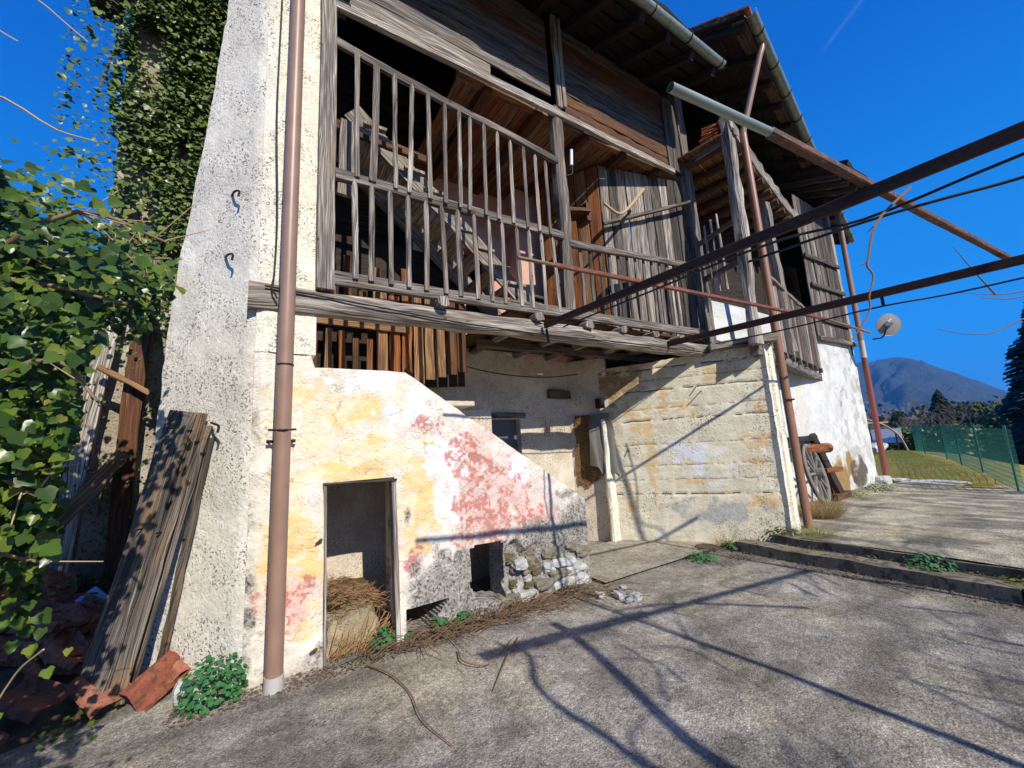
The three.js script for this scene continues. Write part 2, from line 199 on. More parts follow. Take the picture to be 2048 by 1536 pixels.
  const conc = tex(1040, 1240, (u, v) => {
    const x = u * 2.6, y = -0.1 + v * 3.1, n = fbm(u * 16, v * 19, 5), f = fbm(u * 150, v * 180, 3), g = fbm(u * 8, v * 90, 3);
    let c = mc([186, 176, 150], [228, 222, 202], n * 0.6 + g * 0.4);
    c = mc(c, [206, 212, 224], blobs([[1.2, 1.35, 0.6, 0.25, 1], [1.5, 1.0, 0.5, 0.2, 0.8]], x, y, n, 0.7) * 0.75);
    c = mc(c, [150, 148, 148], blobs([[1.5, 0.45, 0.9, 0.26, 1.1], [2.35, 2.4, 0.14, 0.6, 0.9], [2.35, 1.2, 0.16, 0.5, 0.8]], x, y, n, 0.7) * 0.7);
    c = mc(c, mc([214, 172, 108], [186, 136, 78], f), blobs(stain.map((q) => [q[0], q[1], q[2] * 1.2, q[3] * 1.25, (q[4] ?? 1) * 1.15]), x, y, fbm(u * 26 + 5, v * 60, 5), 0.8) * 0.5);
    c = mc(c, [112, 84, 54], blobs([[0.3, 2.6, 0.5, 0.35, 1.1], [0.05, 2.0, 0.16, 0.9, 0.9]], x, y, n, 0.8) * 0.6);
    for (const j of joints) { const d = y - j - (fbm(u * 20, j * 9, 3) - 0.5) * 0.03; if (Math.abs(d) < 0.03) c = mc(c, [74, 64, 52], sm(0.014, 0.002, Math.abs(d)) * sm(0.36, 0.56, fbm(u * 36 + j * 5, j * 3, 3)) * 0.95 * jw(j)); }
    c = mc(c, [70, 62, 52], sm(0.62, 0.74, fbm(u * 190 + 7, v * 220, 3)) * sm(0.42, 0.75, fbm(u * 7 + 3, v * 8, 3) + (x > 2 ? 0.12 : 0) + (y < 0.6 ? 0.1 : 0)) * 0.6);
    const k = (f - 0.5) * 26; return [c[0] + k, c[1] + k, c[2] + k];
  }, true, false);
  M.concrete = std({ map: conc, color: new THREE.Color(1.16, 1.14, 1.08), bumpMap: rep(relief, 2.6, 3.1), bumpScale: 0.012 });
  // yard: x -6..8, z -2..12
  const yard = tex(1024, 1024, (u, v) => { // 2 x 2 m of worn concrete
    const n = fbm(u * 10, v * 10, 5, 10, 10), g = n2(u * 500, v * 500, 500, 500), f = fbm(u * 180, v * 180, 2, 180, 180), sp = n2(u * 230, v * 230, 230, 230);
    let c = mc([118, 112, 103], [156, 150, 139], n); c = mc(c, [206, 201, 190], sm(0.8, 0.93, sp) * sm(0.4, 0.6, fbm(u * 24, v * 24, 3, 24, 24)) * 0.75); c = mc(c, [64, 59, 53], sm(0.6, 0.74, f) * sm(0.42, 0.62, fbm(u * 14 + 5, v * 14, 4, 14, 14)) * 0.8);
    const mm = fbm(u * 70, v * 70, 3, 70, 70); const k = (g - 0.5) * 60 + (f - 0.5) * 55 + (mm - 0.5) * 45; return [c[0] + k, c[1] + k, c[2] + k];
  });
  M.yard = std({ map: rep(yard, 7, 7), vertexColors: true, bumpMap: rep(grit, 12, 12), bumpScale: 0.01, roughness: 0.95 });
  M.terrace = std({ map: rep(yard, 6, 7), vertexColors: true, color: new THREE.Color(1.12, 1.08, 0.96), bumpMap: rep(grit, 12, 12), bumpScale: 0.012, roughness: 0.95 }); M.slabTop = std({ map: rep(yard, 1, 1), color: new THREE.Color(1.25, 1.2, 1.08), bumpMap: grit, bumpScale: 0.008 });
  const pave = tex(1024, 1024, (u, v) => { const n = fbm(u * 8, v * 8, 6, 8, 8), s = fbm(u * 30, v * 12, 4, 30, 12), f = fbm(u * 150, v * 150, 2, 150, 150); let c = mc([112, 106, 92], [164, 157, 140], n * 0.5 + s * 0.5); c = mc(c, [88, 92, 62], sm(0.55, 0.75, fbm(u * 5 + 4, v * 5, 5, 5, 5)) * 0.45); c = mc(c, [66, 60, 52], sm(0.56, 0.66, fbm(u * 40 + 2, v * 30, 4, 40, 30)) * 0.6); const k = (f - 0.5) * 40; return [c[0] + k, c[1] + k, c[2] + k]; });
  M.pave = std({ map: pave, bumpMap: grit, bumpScale: 0.012, roughness: 0.95 }); M.kerb = std({ map: pave, bumpMap: relief, bumpScale: 0.02, color: 0xe8e0d0 });
  M.soil = std({ map: tex(512, 512, (u, v) => { const n = fbm(u * 10, v * 10, 5, 10, 10), f = fbm(u * 80, v * 80, 3, 80, 80); const c = mc(mc([58, 46, 34], [110, 92, 66], n), [80, 84, 42], sm(0.5, 0.7, fbm(u * 6 + 4, v * 6, 4, 6, 6)) * 0.7); const k = (f - 0.5) * 50; return [c[0] + k, c[1] + k, c[2] + k]; }), bumpMap: relief, bumpScale: 0.03 });
  const rust = tex(512, 512, (u, v) => { const n = fbm(u * 8, v * 8, 5, 8, 8), f = fbm(u * 70, v * 70, 3, 70, 70); return mc(mc([70, 54, 45], [122, 82, 62], n), [150, 134, 116], sm(0.6, 0.75, f) * 0.6); });
  M.rust = std({ map: rust, bumpMap: rust, bumpScale: 0.002, roughness: 0.75, metalness: 0.15 }); M.rustRed = std({ map: rust, color: new THREE.Color(1.5, 0.8, 0.62), roughness: 0.7 }); M.rustDark = std({ map: rust, color: 0x9c8876, roughness: 0.7, metalness: 0.2 });
  M.galv = std({ map: tex(256, 256, (u, v) => mc([118, 128, 118], [176, 186, 174], fbm(u * 10, v * 10, 4, 10, 10))), roughness: 0.45, metalness: 0.5 });
  M.pipe = std({ map: tex(256, 512, (u, v) => mc([140, 110, 92], [160, 128, 108], fbm(u * 6, v * 14, 5, 6, 14))), roughness: 0.42 }); M.pipeRed = std({ color: 0x8a4a3c, roughness: 0.5 }); M.pipeTan = std({ map: M.pipe.map, color: 0xffe8d2, roughness: 0.45 }); M.pipeWhite = std({ color: 0xbcb6ac, roughness: 0.5 });
  M.iron = std({ color: 0x2c2624, roughness: 0.6, metalness: 0.5 }); M.cable = std({ color: 0x141414, roughness: 0.6 });
  const tile = tex(512, 512, (u, v) => { const n = fbm(u * 6, v * 6, 5, 6, 6), f = fbm(u * 60, v * 60, 3, 60, 60); let c = mc([136, 80, 60], [186, 122, 96], n); c = mc(c, [86, 70, 56], sm(0.5, 0.7, fbm(u * 9 + 3, v * 9, 4, 9, 9)) * 0.6); const k = (f - 0.5) * 40; return [c[0] + k, c[1] + k, c[2] + k]; });
  M.tile = std({ map: tile, bumpMap: tile, bumpScale: 0.002 }); M.tileDark = std({ map: tile, color: 0xd8c4b8, bumpMap: tile, bumpScale: 0.002 }); M.tileOrange = std({ map: tile, color: new THREE.Color(1.3, 0.95, 0.7) });
  M.stone = std({ map: rep(rough([170, 166, 156], [232, 230, 222], [110, 104, 92], 51), 1, 1), bumpMap: grit, bumpScale: 0.01 });
  M.stoneMoss = std({ map: M.stone.map, color: 0x8c8458, bumpMap: grit, bumpScale: 0.01 }); M.stoneBeige = std({ map: M.stone.map, color: 0xc8b898, bumpMap: grit, bumpScale: 0.01 });
  M.stoneGrey = std({ map: M.stone.map, color: 0xb0a894, bumpMap: grit, bumpScale: 0.01 });
  M.bark = std({ map: tex(256, 512, (u, v) => mc([84, 66, 50], [168, 142, 110], fbm(u * 14, v * 20, 4, 14, 20))), roughness: 0.9 }); M.twig = std({ color: 0x8a6a4a }); M.strawBrown = std({ color: 0x9a7850 }); M.twigBrown = std({ color: 0x6a5138 }); M.twigPale = std({ color: 0xb89c78 }); M.twigGrey = std({ color: 0x6e625c });
  const leaf = (c, t = 0.35, r = 0.4) => new THREE.MeshPhysicalMaterial({ color: new THREE.Color().setRGB(...c), roughness: r, transmission: t, thickness: 0, side: THREE.DoubleSide, specularIntensity: 0.6 });
  M.leaf = [leaf([0.085, 0.15, 0.016], 0.3, 0.32), leaf([0.16, 0.23, 0.024], 0.4, 0.35), leaf([0.045, 0.085, 0.015], 0.2, 0.3), leaf([0.24, 0.28, 0.035], 0.45, 0.4)]; M.leafDark = leaf([0.11, 0.17, 0.045], 0.25, 0.34); M.leafMid = leaf([0.20, 0.26, 0.07], 0.3, 0.4); M.herb = leaf([0.05, 0.2, 0.05], 0.35, 0.7); M.needle = leaf([0.03, 0.055, 0.022], 0.1, 0.8); M.woodland = leaf([0.13, 0.11, 0.075], 0.1, 0.9); M.needleOlive = leaf([0.085, 0.11, 0.03], 0.15, 0.8); M.needleBlue = leaf([0.018, 0.036, 0.026], 0.1, 0.8); M.dryLeaf = leaf([0.17, 0.115, 0.065], 0.1, 0.95); M.straw = leaf([0.42, 0.29, 0.12], 0.3, 0.9); M.grass = leaf([0.27, 0.30, 0.05], 0.3, 0.8); M.fence = std({ color: 0x2c7a68, roughness: 0.6 });
  M.straws = std({ map: M.soil.map, color: new THREE.Color(1.5, 1.3, 1.0), bumpMap: relief, bumpScale: 0.03 }); M.lawn = std({ map: M.soil.map, color: new THREE.Color(2.9, 3.1, 0.9), bumpMap: relief, bumpScale: 0.05 });
  M.black = std({ color: 0x161412 }); M.white = std({ color: 0xe6e8f0, roughness: 0.6 }); M.cloth = std({ color: 0x6e6a62, roughness: 0.95, bumpMap: grit, bumpScale: 0.003, side: THREE.DoubleSide }); M.dish = std({ color: 0x8f8c88, roughness: 0.6, side: THREE.DoubleSide }); M.door = std({ color: 0x5c6064, roughness: 0.8 });
}
const bankY = (x, z) => -0.07 + sm(-0.75, -1.5, x) * sm(0.1, -0.5, z) * 0.2 + sm(-0.3, -1.7, z) * sm(-0.55, -1.0, x) * 0.4;
const lump = (k, a) => (x, y) => (fbm(x * k + 10, y * k + 10, 4) - 0.5) * a;

// ---------------------------------------------------------------- ground
{
  const A = new Acc(), xs = [-4000, -800, -200, -60, -25, -12], zs = [-4000, -800, -200, -60, -25, -14]; for (let x = -8; x <= 30; x += 1) xs.push(x); for (const x of [36, 45, 60, 90, 150, 300, 700, 1500, 3000, 5000]) xs.push(x); for (let z = -8; z <= 12; z += 1) zs.push(z); for (const z of [20, 40, 100, 300, 1000, 4000]) zs.push(z);
  const hgt = (x, z) => { let y = -0.06; y += sm(25, 70, x) * -2.2 + sm(3.5, 14, z - (x > 12 ? (12 - x) * 0.35 - 1 : 100)) * -3; if (x < -1.2) y += 0.05; return y; };
  const id = xs.map((x) => zs.map((z) => A.v(x, hgt(x, z), z, x / 1.5, z / 1.5))); for (let i = 0; i < xs.length - 1; i++) for (let j = 0; j < zs.length - 1; j++) A.q(id[i][j], id[i][j + 1], id[i + 1][j + 1], id[i + 1][j]);
  struct('ground', A.geo(), M.soil);
  const sheet = (x0, x1, z0, z1, n, m, y, uv) => { const A = new Acc(), id = []; for (let i = 0; i <= n; i++) { id.push([]); for (let j = 0; j <= m; j++) { const x = lerp(x0, x1, i / n), z = lerp(z0, z1, j / m); id[i].push(A.v(x, y(x, z), z, ...uv(x, z))); } } for (let i = 0; i < n; i++) for (let j = 0; j < m; j++) A.q(id[i][j], id[i][j + 1], id[i + 1][j + 1], id[i + 1][j]); return A.geo(); };
  const stained = (g, tone, st = 0) => { const p = g.attributes.position, c = []; for (let i = 0; i < p.count; i++) { const x = p.getX(i), z = p.getZ(i), a = fbm(x * 0.9 + 20, z * 0.9 + 20, 5), b = fbm(x * 2.6 + 60, z * 2.6, 5), d = fbm(x * 7 + 11, z * 7, 4), e = fbm(x * 1.5 + 90, z * 1.1, 4); let k = 1.08 + (a - 0.5) * 0.7 + (b - 0.5) * 0.75 + (d - 0.5) * 0.4; k *= 1 - 0.35 * sm(0.5, 0.7, fbm(x * 1.1 + 33, z * 3.2, 4)); if (st) k *= 0.72 + 0.75 * sm(0.38, 0.62, fbm(x * 5, z * 1.8 + 4, 4)); k = clamp(k, 0.4, 1.6); const w = sm(0.45, 0.7, e) * 0.1; c.push(k * (1 + w * 0.3) * tone[0], k * tone[1], k * (1 - w) * tone[2]); } g.setAttribute('color', new THREE.Float32BufferAttribute(c, 3)); return g; };
  struct('yard', stained(sheet(-2.6, 5.6, -1.7, 11.8, 280, 440, (x, z) => (fbm(x * 1.2, z * 1.2, 4) - 0.5) * 0.02, (x, z) => [(x + 6) / 14, (z + 2) / 14]), [1, 0.985, 0.96]), M.yard);
  struct('doorstep_slab', sheet(3.2, 5.5, -1.1, 0.2, 40, 24, (x, z) => 0.03 - sm(0.35, 0, 0.2 - z + (x - 3.2) * -0.05) * 0.0 + (fbm(x * 3, z * 3, 3) - 0.5) * 0.01, (x, z) => [x / 2, z / 2]), M.slabTop);
  struct('terrace', stained(merge([sheet(5.87, 13.0, 0.2, 12, 140, 220, (x, z) => 0.21 + (fbm(x * 0.8, z * 0.8, 5) - 0.5) * 0.03 - sm(1.1, 0.6, z) * sm(6.5, 6.2, x) * 0.3, (x, z) => [(x - 5.5) / 14, (z + 1) / 14]), sheet(6.5, 13.0, -0.5, 0.2, 30, 4, (x, z) => 0.21 + (fbm(x * 0.8, z * 0.8, 5) - 0.5) * 0.03, (x, z) => [(x - 5.5) / 14, (z + 1) / 14])]), [1, 1, 0.94], 1), M.terrace);
  struct('lawn_ground', sheet(12.4, 27, -4, 9, 60, 50, (x, z) => 0.2 + sm(12.4, 15, x) * 0.1 + (fbm(x * 1.2, z * 1.2, 4) - 0.5) * 0.12 - sm(2.0 - (x - 12) * 0.35, 9, z) * 3, (x, z) => [x / 1.5, z / 1.5]), M.lawn);
}
{ // the two long kerb steps up to the terrace
  const k = (name, x0, x1, y0, y1, z0) => { const g = []; for (let z = z0; z < 11; z += 2.5) { const b = new THREE.BoxGeometry(x1 - x0, y1 - y0, 2.48, 3, 2, 16); const p = b.attributes.position; for (let i = 0; i < p.count; i++) { const X = p.getX(i), Y = p.getY(i), Z = p.getZ(i) + z; p.setX(i, X + (n2(Y * 20 + 5, Z * 6 + x0) - 0.5) * 0.03); p.setY(i, Y + (Y > 0 ? (n2(X * 9, Z * 5) - 0.5) * 0.02 : 0)); } b.computeVertexNormals(); const uv = b.attributes.uv; for (let i = 0; i < uv.count; i++) uv.setXY(i, p.getZ(i) * 0.5 + z, (p.getX(i) + p.getY(i)) * 0.5); b.translate((x0 + x1) / 2, (y0 + y1) / 2, z + 1.25); g.push(b); } const o = mesh(name, g, M.kerb); o.userData.kind = 'structure'; return o; };
  k('lower_kerb', 5.45, 5.7, -0.15, 0.125, 0.42); k('upper_kerb', 5.84, 6.1, -0.1, 0.2, 0.75);
  struct('kerb_tread', [(() => { const b = new THREE.BoxGeometry(0.16, 0.2, 11, 2, 1, 60); b.translate(5.77, 0.01, 6.1); const p = b.attributes.position; for (let i = 0; i < p.count; i++) if (p.getY(i) > 0) p.setY(i, 0.1 + (n2(p.getX(i) * 20, p.getZ(i) * 4) - 0.5) * 0.03); b.computeVertexNormals(); return b; })()], M.soil);
}

// ---------------------------------------------------------------- the farmhouse
const house = thing('farmhouse', 'old grey stone and timber farmhouse with slatted balcony over the concrete yard', 'farmhouse');
{
  // front wall under and beside the stair, with the store door and two low openings
  const hp = (x) => Math.min(2.36, 2.36 - Math.max(0, x - 1.02) * 0.665, 8) + (fbm(x * 6, 2, 3) - 0.5) * 0.012, top = (x) => x < 0.235 ? 2.47 : Math.max(0.5, hp(x));
  const hole = (x, y) => { const j = (n2(x * 14, y * 14) - 0.5) * 0.05; if (x > 0.325 && x < 0.9 && y < 1.385) return true; if (x > 0.985 && x < 1.4 + j && y < 0.255 - (x - 0.98) * 0.03 && y > 0.04 && !(x > 1.19 && y < 0.26 - (x - 1.4) * -0.5 - 0.0 && x > 1.42 - (0.26 - y) * 1.0)) return true; return x > 1.635 + j && x < 2.0 && y < 0.645 + j * 0.4 && y > 0.16 - (x - 1.635) * 0.2; };
  const rub = (x, y) => sm(2.0, 2.06, x + (n2(x * 9, y * 9) - 0.5) * 0.1) * sm(0.62, 0.5, y + (n2(x * 7 + 3, y * 7) - 0.5) * 0.2) * sm(2.6, 2.35, x) * 0.09;
  const wall = mesh('front_wall', slab({ x0: -0.2, x1: 3.16, y0: -0.12, y1: 2.47, nx: 150, ny: 120, lx: [0.235, 0.325, 0.9, 0.985, 1.02, 1.635, 2.0], ly: [1.385, 0.16], top, hole, depth: 0.3, uv: [-0.3, -0.1, 3.6, 2.6], z: (x, y) => lump(3, 0.05)(x, y) + lump(14, 0.02)(x, y) - rub(x, y) + sm(0.5, 0, y) * 0.02 - sm(0.06, 0, x + 0.2) * 0.03 }), M.front, house);
  // stones laid bare at the foot of the stair
  const stone = (x, y, z, w, h, d, m = M.stone) => { const g = new THREE.IcosahedronGeometry(0.5, 3); const p = g.attributes.position, s = rnd() * 99; for (let i = 0; i < p.count; i++) { const v = V().fromBufferAttribute(p, i); const c = 0.52 / Math.max(Math.abs(v.x), Math.abs(v.y), Math.abs(v.z), 0.3); v.multiplyScalar(lerp(1, c * 0.9, 0.85) * (1 + (n2(v.x * 3 + s, v.y * 3 + v.z * 2 + 9) - 0.5) * 0.55 + (n2(v.x * 9 + s, v.y * 9 + v.z * 6 + 9) - 0.5) * 0.16)); p.setXYZ(i, v.x * w, v.y * h, v.z * d); } g.computeVertexNormals(); g.rotateZ(rr(-0.12, 0.12)); g.translate(x, y, z); return g; };
  house.userData.stone = undefined; delete house.userData.stone;
  M.makeStone = stone;
  for (const [x, y, w, h, m] of [[2.62, 0.42, 0.2, 0.13], [2.78, 0.3, 0.3, 0.09], [3.07, 0.36, 0.2, 0.1], [2.58, 0.28, 0.16, 0.1], [2.7, 0.19, 0.24, 0.09], [2.95, 0.2, 0.26, 0.1], [2.5, 0.12, 0.22, 0.1], [2.76, 0.08, 0.26, 0.1], [3.02, 0.08, 0.2, 0.12], [2.3, 0.05, 0.26, 0.1], [2.2, 0.38, 0.13, 0.1], [2.06, 0.06, 0.2, 0.09], [2.9, 0.43, 0.16, 0.08]]) mesh('rubble_stone', stone(x, y, -0.045, w * 1.15, h * 1.1, 0.16, M.stone), pick([M.stone, M.stone, M.stoneGrey]), wall);
  for (let i = 0; i < 17; i++) mesh('rubble_stone', stone(rr(2.06, 2.44), rr(0.1, 0.56), -0.09, rr(0.09, 0.16), rr(0.06, 0.12), 0.12, M.stone), pick([M.stoneGrey, M.stoneMoss, M.stone, M.stoneGrey]), wall);
  mesh('step_end', bar([3.12, 0.62, -0.02], [3.12, 0.62, -0.28], 0.1, 0.06, { rough: 0.02 }), M.greyCast, house);
  // grey rough-cast buttress corner, spreading to the left
  const leftOf = (y) => -(y < 1.5 ? 0.98 : y < 3 ? lerp(0.98, 0.885, (y - 1.5) / 1.5) : y < 4.8 ? lerp(0.885, 0.61, (y - 3) / 1.8) : lerp(0.61, 0.46, Math.min(1.6, (y - 4.8) / 1.2))) + (fbm(y * 5, 3, 4) - 0.5) * 0.03;
  mesh('buttress', slab({ x0: -1.05, x1: 0.03, y0: -0.12, y1: 8.2, nx: 44, ny: 240, left: leftOf, depth: 0.5, uv: [0, 0, 1, 1], z: (x, y) => lump(5, 0.022)(x, y) + lump(26, 0.006)(x, y) - sm(0.12, 0, 0.03 - x) * 0.03, matrix: frame([-0.2, 0, -0.02], 45) }), M.greyCast, house);
  mesh('pillar', slab({ x0: -0.2, x1: 0.24, y0: 2.47, y1: 8.2, nx: 20, ny: 200, depth: 0.55, uv: [0, 0, 1, 1], z: (x, y) => lump(5, 0.03)(x, y) + lump(22, 0.012)(x, y) - sm(0.06, 0, x + 0.2) * 0.02 }), M.cream, house);
  // recess: back wall, return, concrete wing
  const backWall = mesh('back_wall', slab({ x0: 0.2, x1: 6.6, y0: -0.1, y1: 3.1, nx: 90, ny: 50, lx: [2.7, 3.376], ly: [2.02], hole: (x, y) => x > 2.7 && x < 3.376 && y < 2.02, depth: 0.3, z: lump(3, 0.04), matrix: frame([0, 0, -1.6], 0) }), M.innerWall, house); mesh('return_wall', slab({ x0: -0.75, x1: 0.03, y0: -0.1, y1: 3.0, nx: 24, ny: 60, depth: 0.2, z: lump(4, 0.03), matrix: frame([4.79, 0, -1.08], 54) }), M.innerWall, house);
  const door = mesh('door', bar([3.04, 0, -1.74], [3.04, 2.02, -1.74], 0.67, 0.04, { rough: 0.001, bow: 0 }), M.door, house); mesh('handle', rod([[2.8, 1.05, -1.7], [2.9, 1.05, -1.68]], 0.01), M.iron, door);
  mesh('lintel', bar([2.64, 2.08, -1.58], [3.46, 2.07, -1.58], 0.05, 0.08), M.woodMid, house); mesh('niche_beam', bar([3.95, 2.43, -1.56], [4.4, 2.42, -1.56], 0.08, 0.14, { rough: 0.015 }), M.dark, house);
  mesh('corner_pier', bar([4.7, -0.1, -1.06], [4.71, 1.95, -1.06], 0.18, 0.08, { rough: 0.012, ch: 0.03 }), M.cream, house);
  mesh('bare_patch', slab({ x0: -0.62, x1: -0.06, y0: 0.8, y1: 2.1, nx: 26, ny: 50, hole: (x, y) => x < -0.6 + n2(y * 9, 2) * 0.05 || y < 0.88 + Math.max(0, x + 0.4) * 0.7 + (n2(x * 12, 5) - 0.5) * 0.06 || y > 2.05, depth: 0.01, z: lump(16, 0.04), matrix: frame([4.79 - 0.81 * 0.03, 0, -1.08 + 0.59 * 0.03], 54) }), std({ map: M.soil.map, color: new THREE.Color(2.3, 1.7, 1.0), bumpMap: M.grit, bumpScale: 0.02 }), house);
  mesh('meter_box', bar([4.66, 2.14, -1.1], [4.66, 2.3, -1.1], 0.13, 0.1, { rough: 0, bow: 0, up: [0, 0, 1] }), M.iron, house);
  const cd = 54, cw = frame([4.79, 0, -1.08], cd);
  mesh('concrete_wall', slab({ x0: -0.1, x1: 2.44, y0: -0.1, y1: 2.96, nx: 110, ny: 150, top: (x) => 2.8 + x * 0.04 + (fbm(x * 8, 1, 3) - 0.5) * 0.03, depth: 0.26, uv: [0, -0.1, 2.6, 3.1], z: (x, y) => { let z = lump(4, 0.02)(x, y) + lump(30, 0.006)(x, y); for (const j of M.joints) { const d = Math.abs(y - j - (fbm(x / 2.6 * 20, j * 9, 3) - 0.5) * 0.03); if (d < 0.025) z -= sm(0.022, 0, d) * 0.022 * M.jw(j) * sm(0.3, 0.55, fbm(x * 14 + j * 5, j * 3, 3)); } return z - sm(0.05, 0, 2.44 - x) * 0.02; }, matrix: cw }), M.concrete, house);
  for (const [pts, r] of [[[[1.41, 2.37, 0], [1.42, 2.34, 0.09]], 0.008], [[[1.46, 2.28, 0.0], [1.45, 2.26, 0.14]], 0.008], [[[0.27, 1.43, 0], [0.3, 1.4, 0.06]], 0.008]]) { const g = rod(pts, r, 6); g.applyMatrix4(cw); mesh('rusty_hook', g, M.iron, house); }
  // store behind the little door
  const store = mesh('store_wall', slab({ x0: 0.24, x1: 2.5, y0: -0.1, y1: 2.1, nx: 40, ny: 30, depth: 0.05, z: lump(4, 0.04), matrix: frame([0, 0, -0.98], 0) }), M.innerWall, house);
  mesh('store_side', [bar([0.26, 1, -0.3], [0.26, 1, -1.0], 0.1, 2.2, { seg: 4 }), bar([1.5, 1, -0.3], [1.5, 1, -1.0], 0.06, 2.2, { seg: 4 }), bar([0.2, 2.1, -0.65], [1.9, 2.1, -0.65], 0.75, 0.06, { seg: 4 }), bar([1.5, 0.75, -0.65], [2.5, 0.75, -0.65], 0.7, 0.06, { seg: 3 })], M.innerWall, house);
  const steps = []; for (let i = 0; i < 11; i++) { const g = new THREE.BoxGeometry(0.24, 0.2 + i * 0.2, 1.25); g.translate(3.1 - i * 0.205, (0.2 + i * 0.2) / 2, -0.95); if (i < 4) steps.push(g); else { g.scale(1, 0.14, 1); g.translate(0, 0.2 + i * 0.2 - (0.2 + i * 0.2) * 0.07 - (0.2 + i * 0.2) * 0.07, 0); steps.push(g); } } mesh('stone_steps', steps, M.greyCast, house);
  const jamb = mesh('door_frame', bar([0.915, -0.05, 0.0], [0.886, 1.37, 0.0], 0.04, 0.09), M.woodLight, house); mesh('jamb', bar([0.336, -0.05, 0.0], [0.325, 1.385, 0.0], 0.02, 0.08), M.woodLight, jamb); mesh('head', bar([0.31, 1.382, 0.01], [0.91, 1.364, 0.01], 0.1, 0.016), M.woodDim, jamb);
  for (const [x, y] of [[0.27, 0.92], [0.245, 0.12]]) mesh('hinge', bar([x, y, 0.02], [x + 0.03, y + 0.03, 0.05], 0.03, 0.02, { seg: 2 }), M.rust, house);
  // upper wall behind the gallery
  mesh('gallery_wall', slab({ x0: 1.8, x1: 6.2, y0: 3.0, y1: 6.1, nx: 20, ny: 16, depth: 0.2, lx: [2.85, 3.42], ly: [4.05], hole: (x, y) => x > 2.6 && x < 3.1 && y > 3.05 && y < 4.9, z: lump(2, 0.02), uv: [0, 0, 2, 2], matrix: frame([0, 0, -1.95], 0) }), M.pink, house);
  mesh('chimney_breast', slab({ x0: 3.55, x1: 4.75, y0: 3.0, y1: 6.1, nx: 10, ny: 16, depth: 0.4, uv: [0, 0, 2, 2], matrix: frame([0, 0, -1.6], 0) }), M.pink, house);
  mesh('stove_shelf', [bar([3.5, 4.06, -1.5], [3.98, 4.04, -1.5], 0.2, 0.05), bar([3.72, 3.1, -1.52], [3.72, 4.0, -1.52], 0.34, 0.12)], M.woodDim, house);
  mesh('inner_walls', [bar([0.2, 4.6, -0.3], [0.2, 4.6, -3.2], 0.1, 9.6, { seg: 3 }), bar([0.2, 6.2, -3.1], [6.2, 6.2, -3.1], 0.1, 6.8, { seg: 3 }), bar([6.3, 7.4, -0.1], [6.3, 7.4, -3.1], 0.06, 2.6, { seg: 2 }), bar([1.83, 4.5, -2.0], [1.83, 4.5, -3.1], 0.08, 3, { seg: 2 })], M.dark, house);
  // plank screen at the back of the stair
  const scr = mesh('stair_screen', [bar([0.25, 3.13, -1.0], [1.4, 3.12, -1.0], 0.04, 0.14, {})], M.brown, house);
  for (let i = 0; i < 13; i++) { const x = 0.33 + i * 0.15, low = i > 8 ? 2.45 + (i - 8) * 0.04 : 2.42; mesh('screen_plank', bar([x, low, -1.04], [x + rr(-0.01, 0.01), i < 5 ? rr(2.9, 3.06) : i < 8 ? rr(3.4, 4.0) : 3.6, -1.04], i < 5 ? 0.07 : 0.125, 0.025), pick([M.brown, M.brown, M.brownDim, M.orange]), scr); }
  for (let i = 0; i < 5; i++) mesh('screen_plank', bar([0.35 + i * 0.17, 3.2, -1.08], [0.35 + i * 0.17, rr(3.4, 4.05), -1.08], 0.09, 0.025), pick([M.brown, M.brownDim]), scr);
  mesh('stair_backing', [bar([0.2, 3.4, -1.34], [2.3, 3.4, -1.34], 0.03, 1.9, { seg: 3 })], M.darker, house);
  // balcony beam, joists, floor
  mesh('balcony_beam', bar([-0.26, 2.935, -0.035], [5.86, 2.91, 0.14], 0.18, 0.2, { rough: 0.014, ch: 0.035, seg: 30, bow: 0.002 }), M.wood, house);
  const floor = mesh('balcony_floor', bar([2.3, 2.99, -0.9], [6.0, 2.99, -0.9], 0.1, 0.1), M.dark, house);
  for (let i = 0; i < 11; i++) mesh('floor_board', bar([2.22, 3.125, -2.0 + i * 0.195], [6.02, 3.125, -2.0 + i * 0.195], 0.18, 0.035), M.brownDim, floor);
  for (const [x, r, m] of [[1.36, 0.05], [2.54, 0.055], [3.32, 0.06], [3.95, 0.05], [4.61, 0.05], [5.2, 0.05]]) mesh('joist', bar([x, 3.055, 0.19], [x + 0.05, 3.06, x < 2 ? -0.35 : -2.0], 0.12, 0.1, { rough: 0.012, ch: 0.03 }), M.wood, floor);
  // posts and rails
  mesh('post', bar([0.3, 3.05, 0.02], [0.29, 7.6, 0.02], 0.14, 0.14, { bow: 0.002 }), M.wood, house);
  mesh('post', bar([3.16, 3.2, 0.0], [3.2, 6.2, 0.0], 0.17, 0.14, { rough: 0.012, vary: 0.25, bow: 0.012, ch: 0.03 }), M.woodMid, house); mesh('post', bar([3.24, 6.2, 0.06], [3.24, 7.7, 0.06], 0.08, 0.05), M.wood, house); mesh('post', bar([3.34, 6.25, 0.06], [3.34, 7.7, 0.06], 0.06, 0.04), M.woodLight, house);
  mesh('post', bar([6.2, 3.1, 0.02], [6.1, 8.0, 0.02], 0.2, 0.14, { rough: 0.012, vary: 0.2 }), M.woodMid, house);
  const rail = mesh('railing', bar([0.37, 4.19, 0.06], [3.1, 4.25, 0.06], 0.06, 0.105, { bow: 0.006 }), M.woodMid, house); mesh('top_rail', bar([0.37, 5.63, 0.05], [3.13, 5.34, 0.05], 0.05, 0.085), M.woodMid, rail); mesh('hand_rail', bar([3.2, 4.17, 0.06], [5.85, 4.4, 0.06], 0.05, 0.09), M.woodMid, rail); mesh('bottom_rail', bar([0.37, 3.17, 0.06], [6.0, 3.25, 0.06], 0.05, 0.125), M.woodMid, rail);
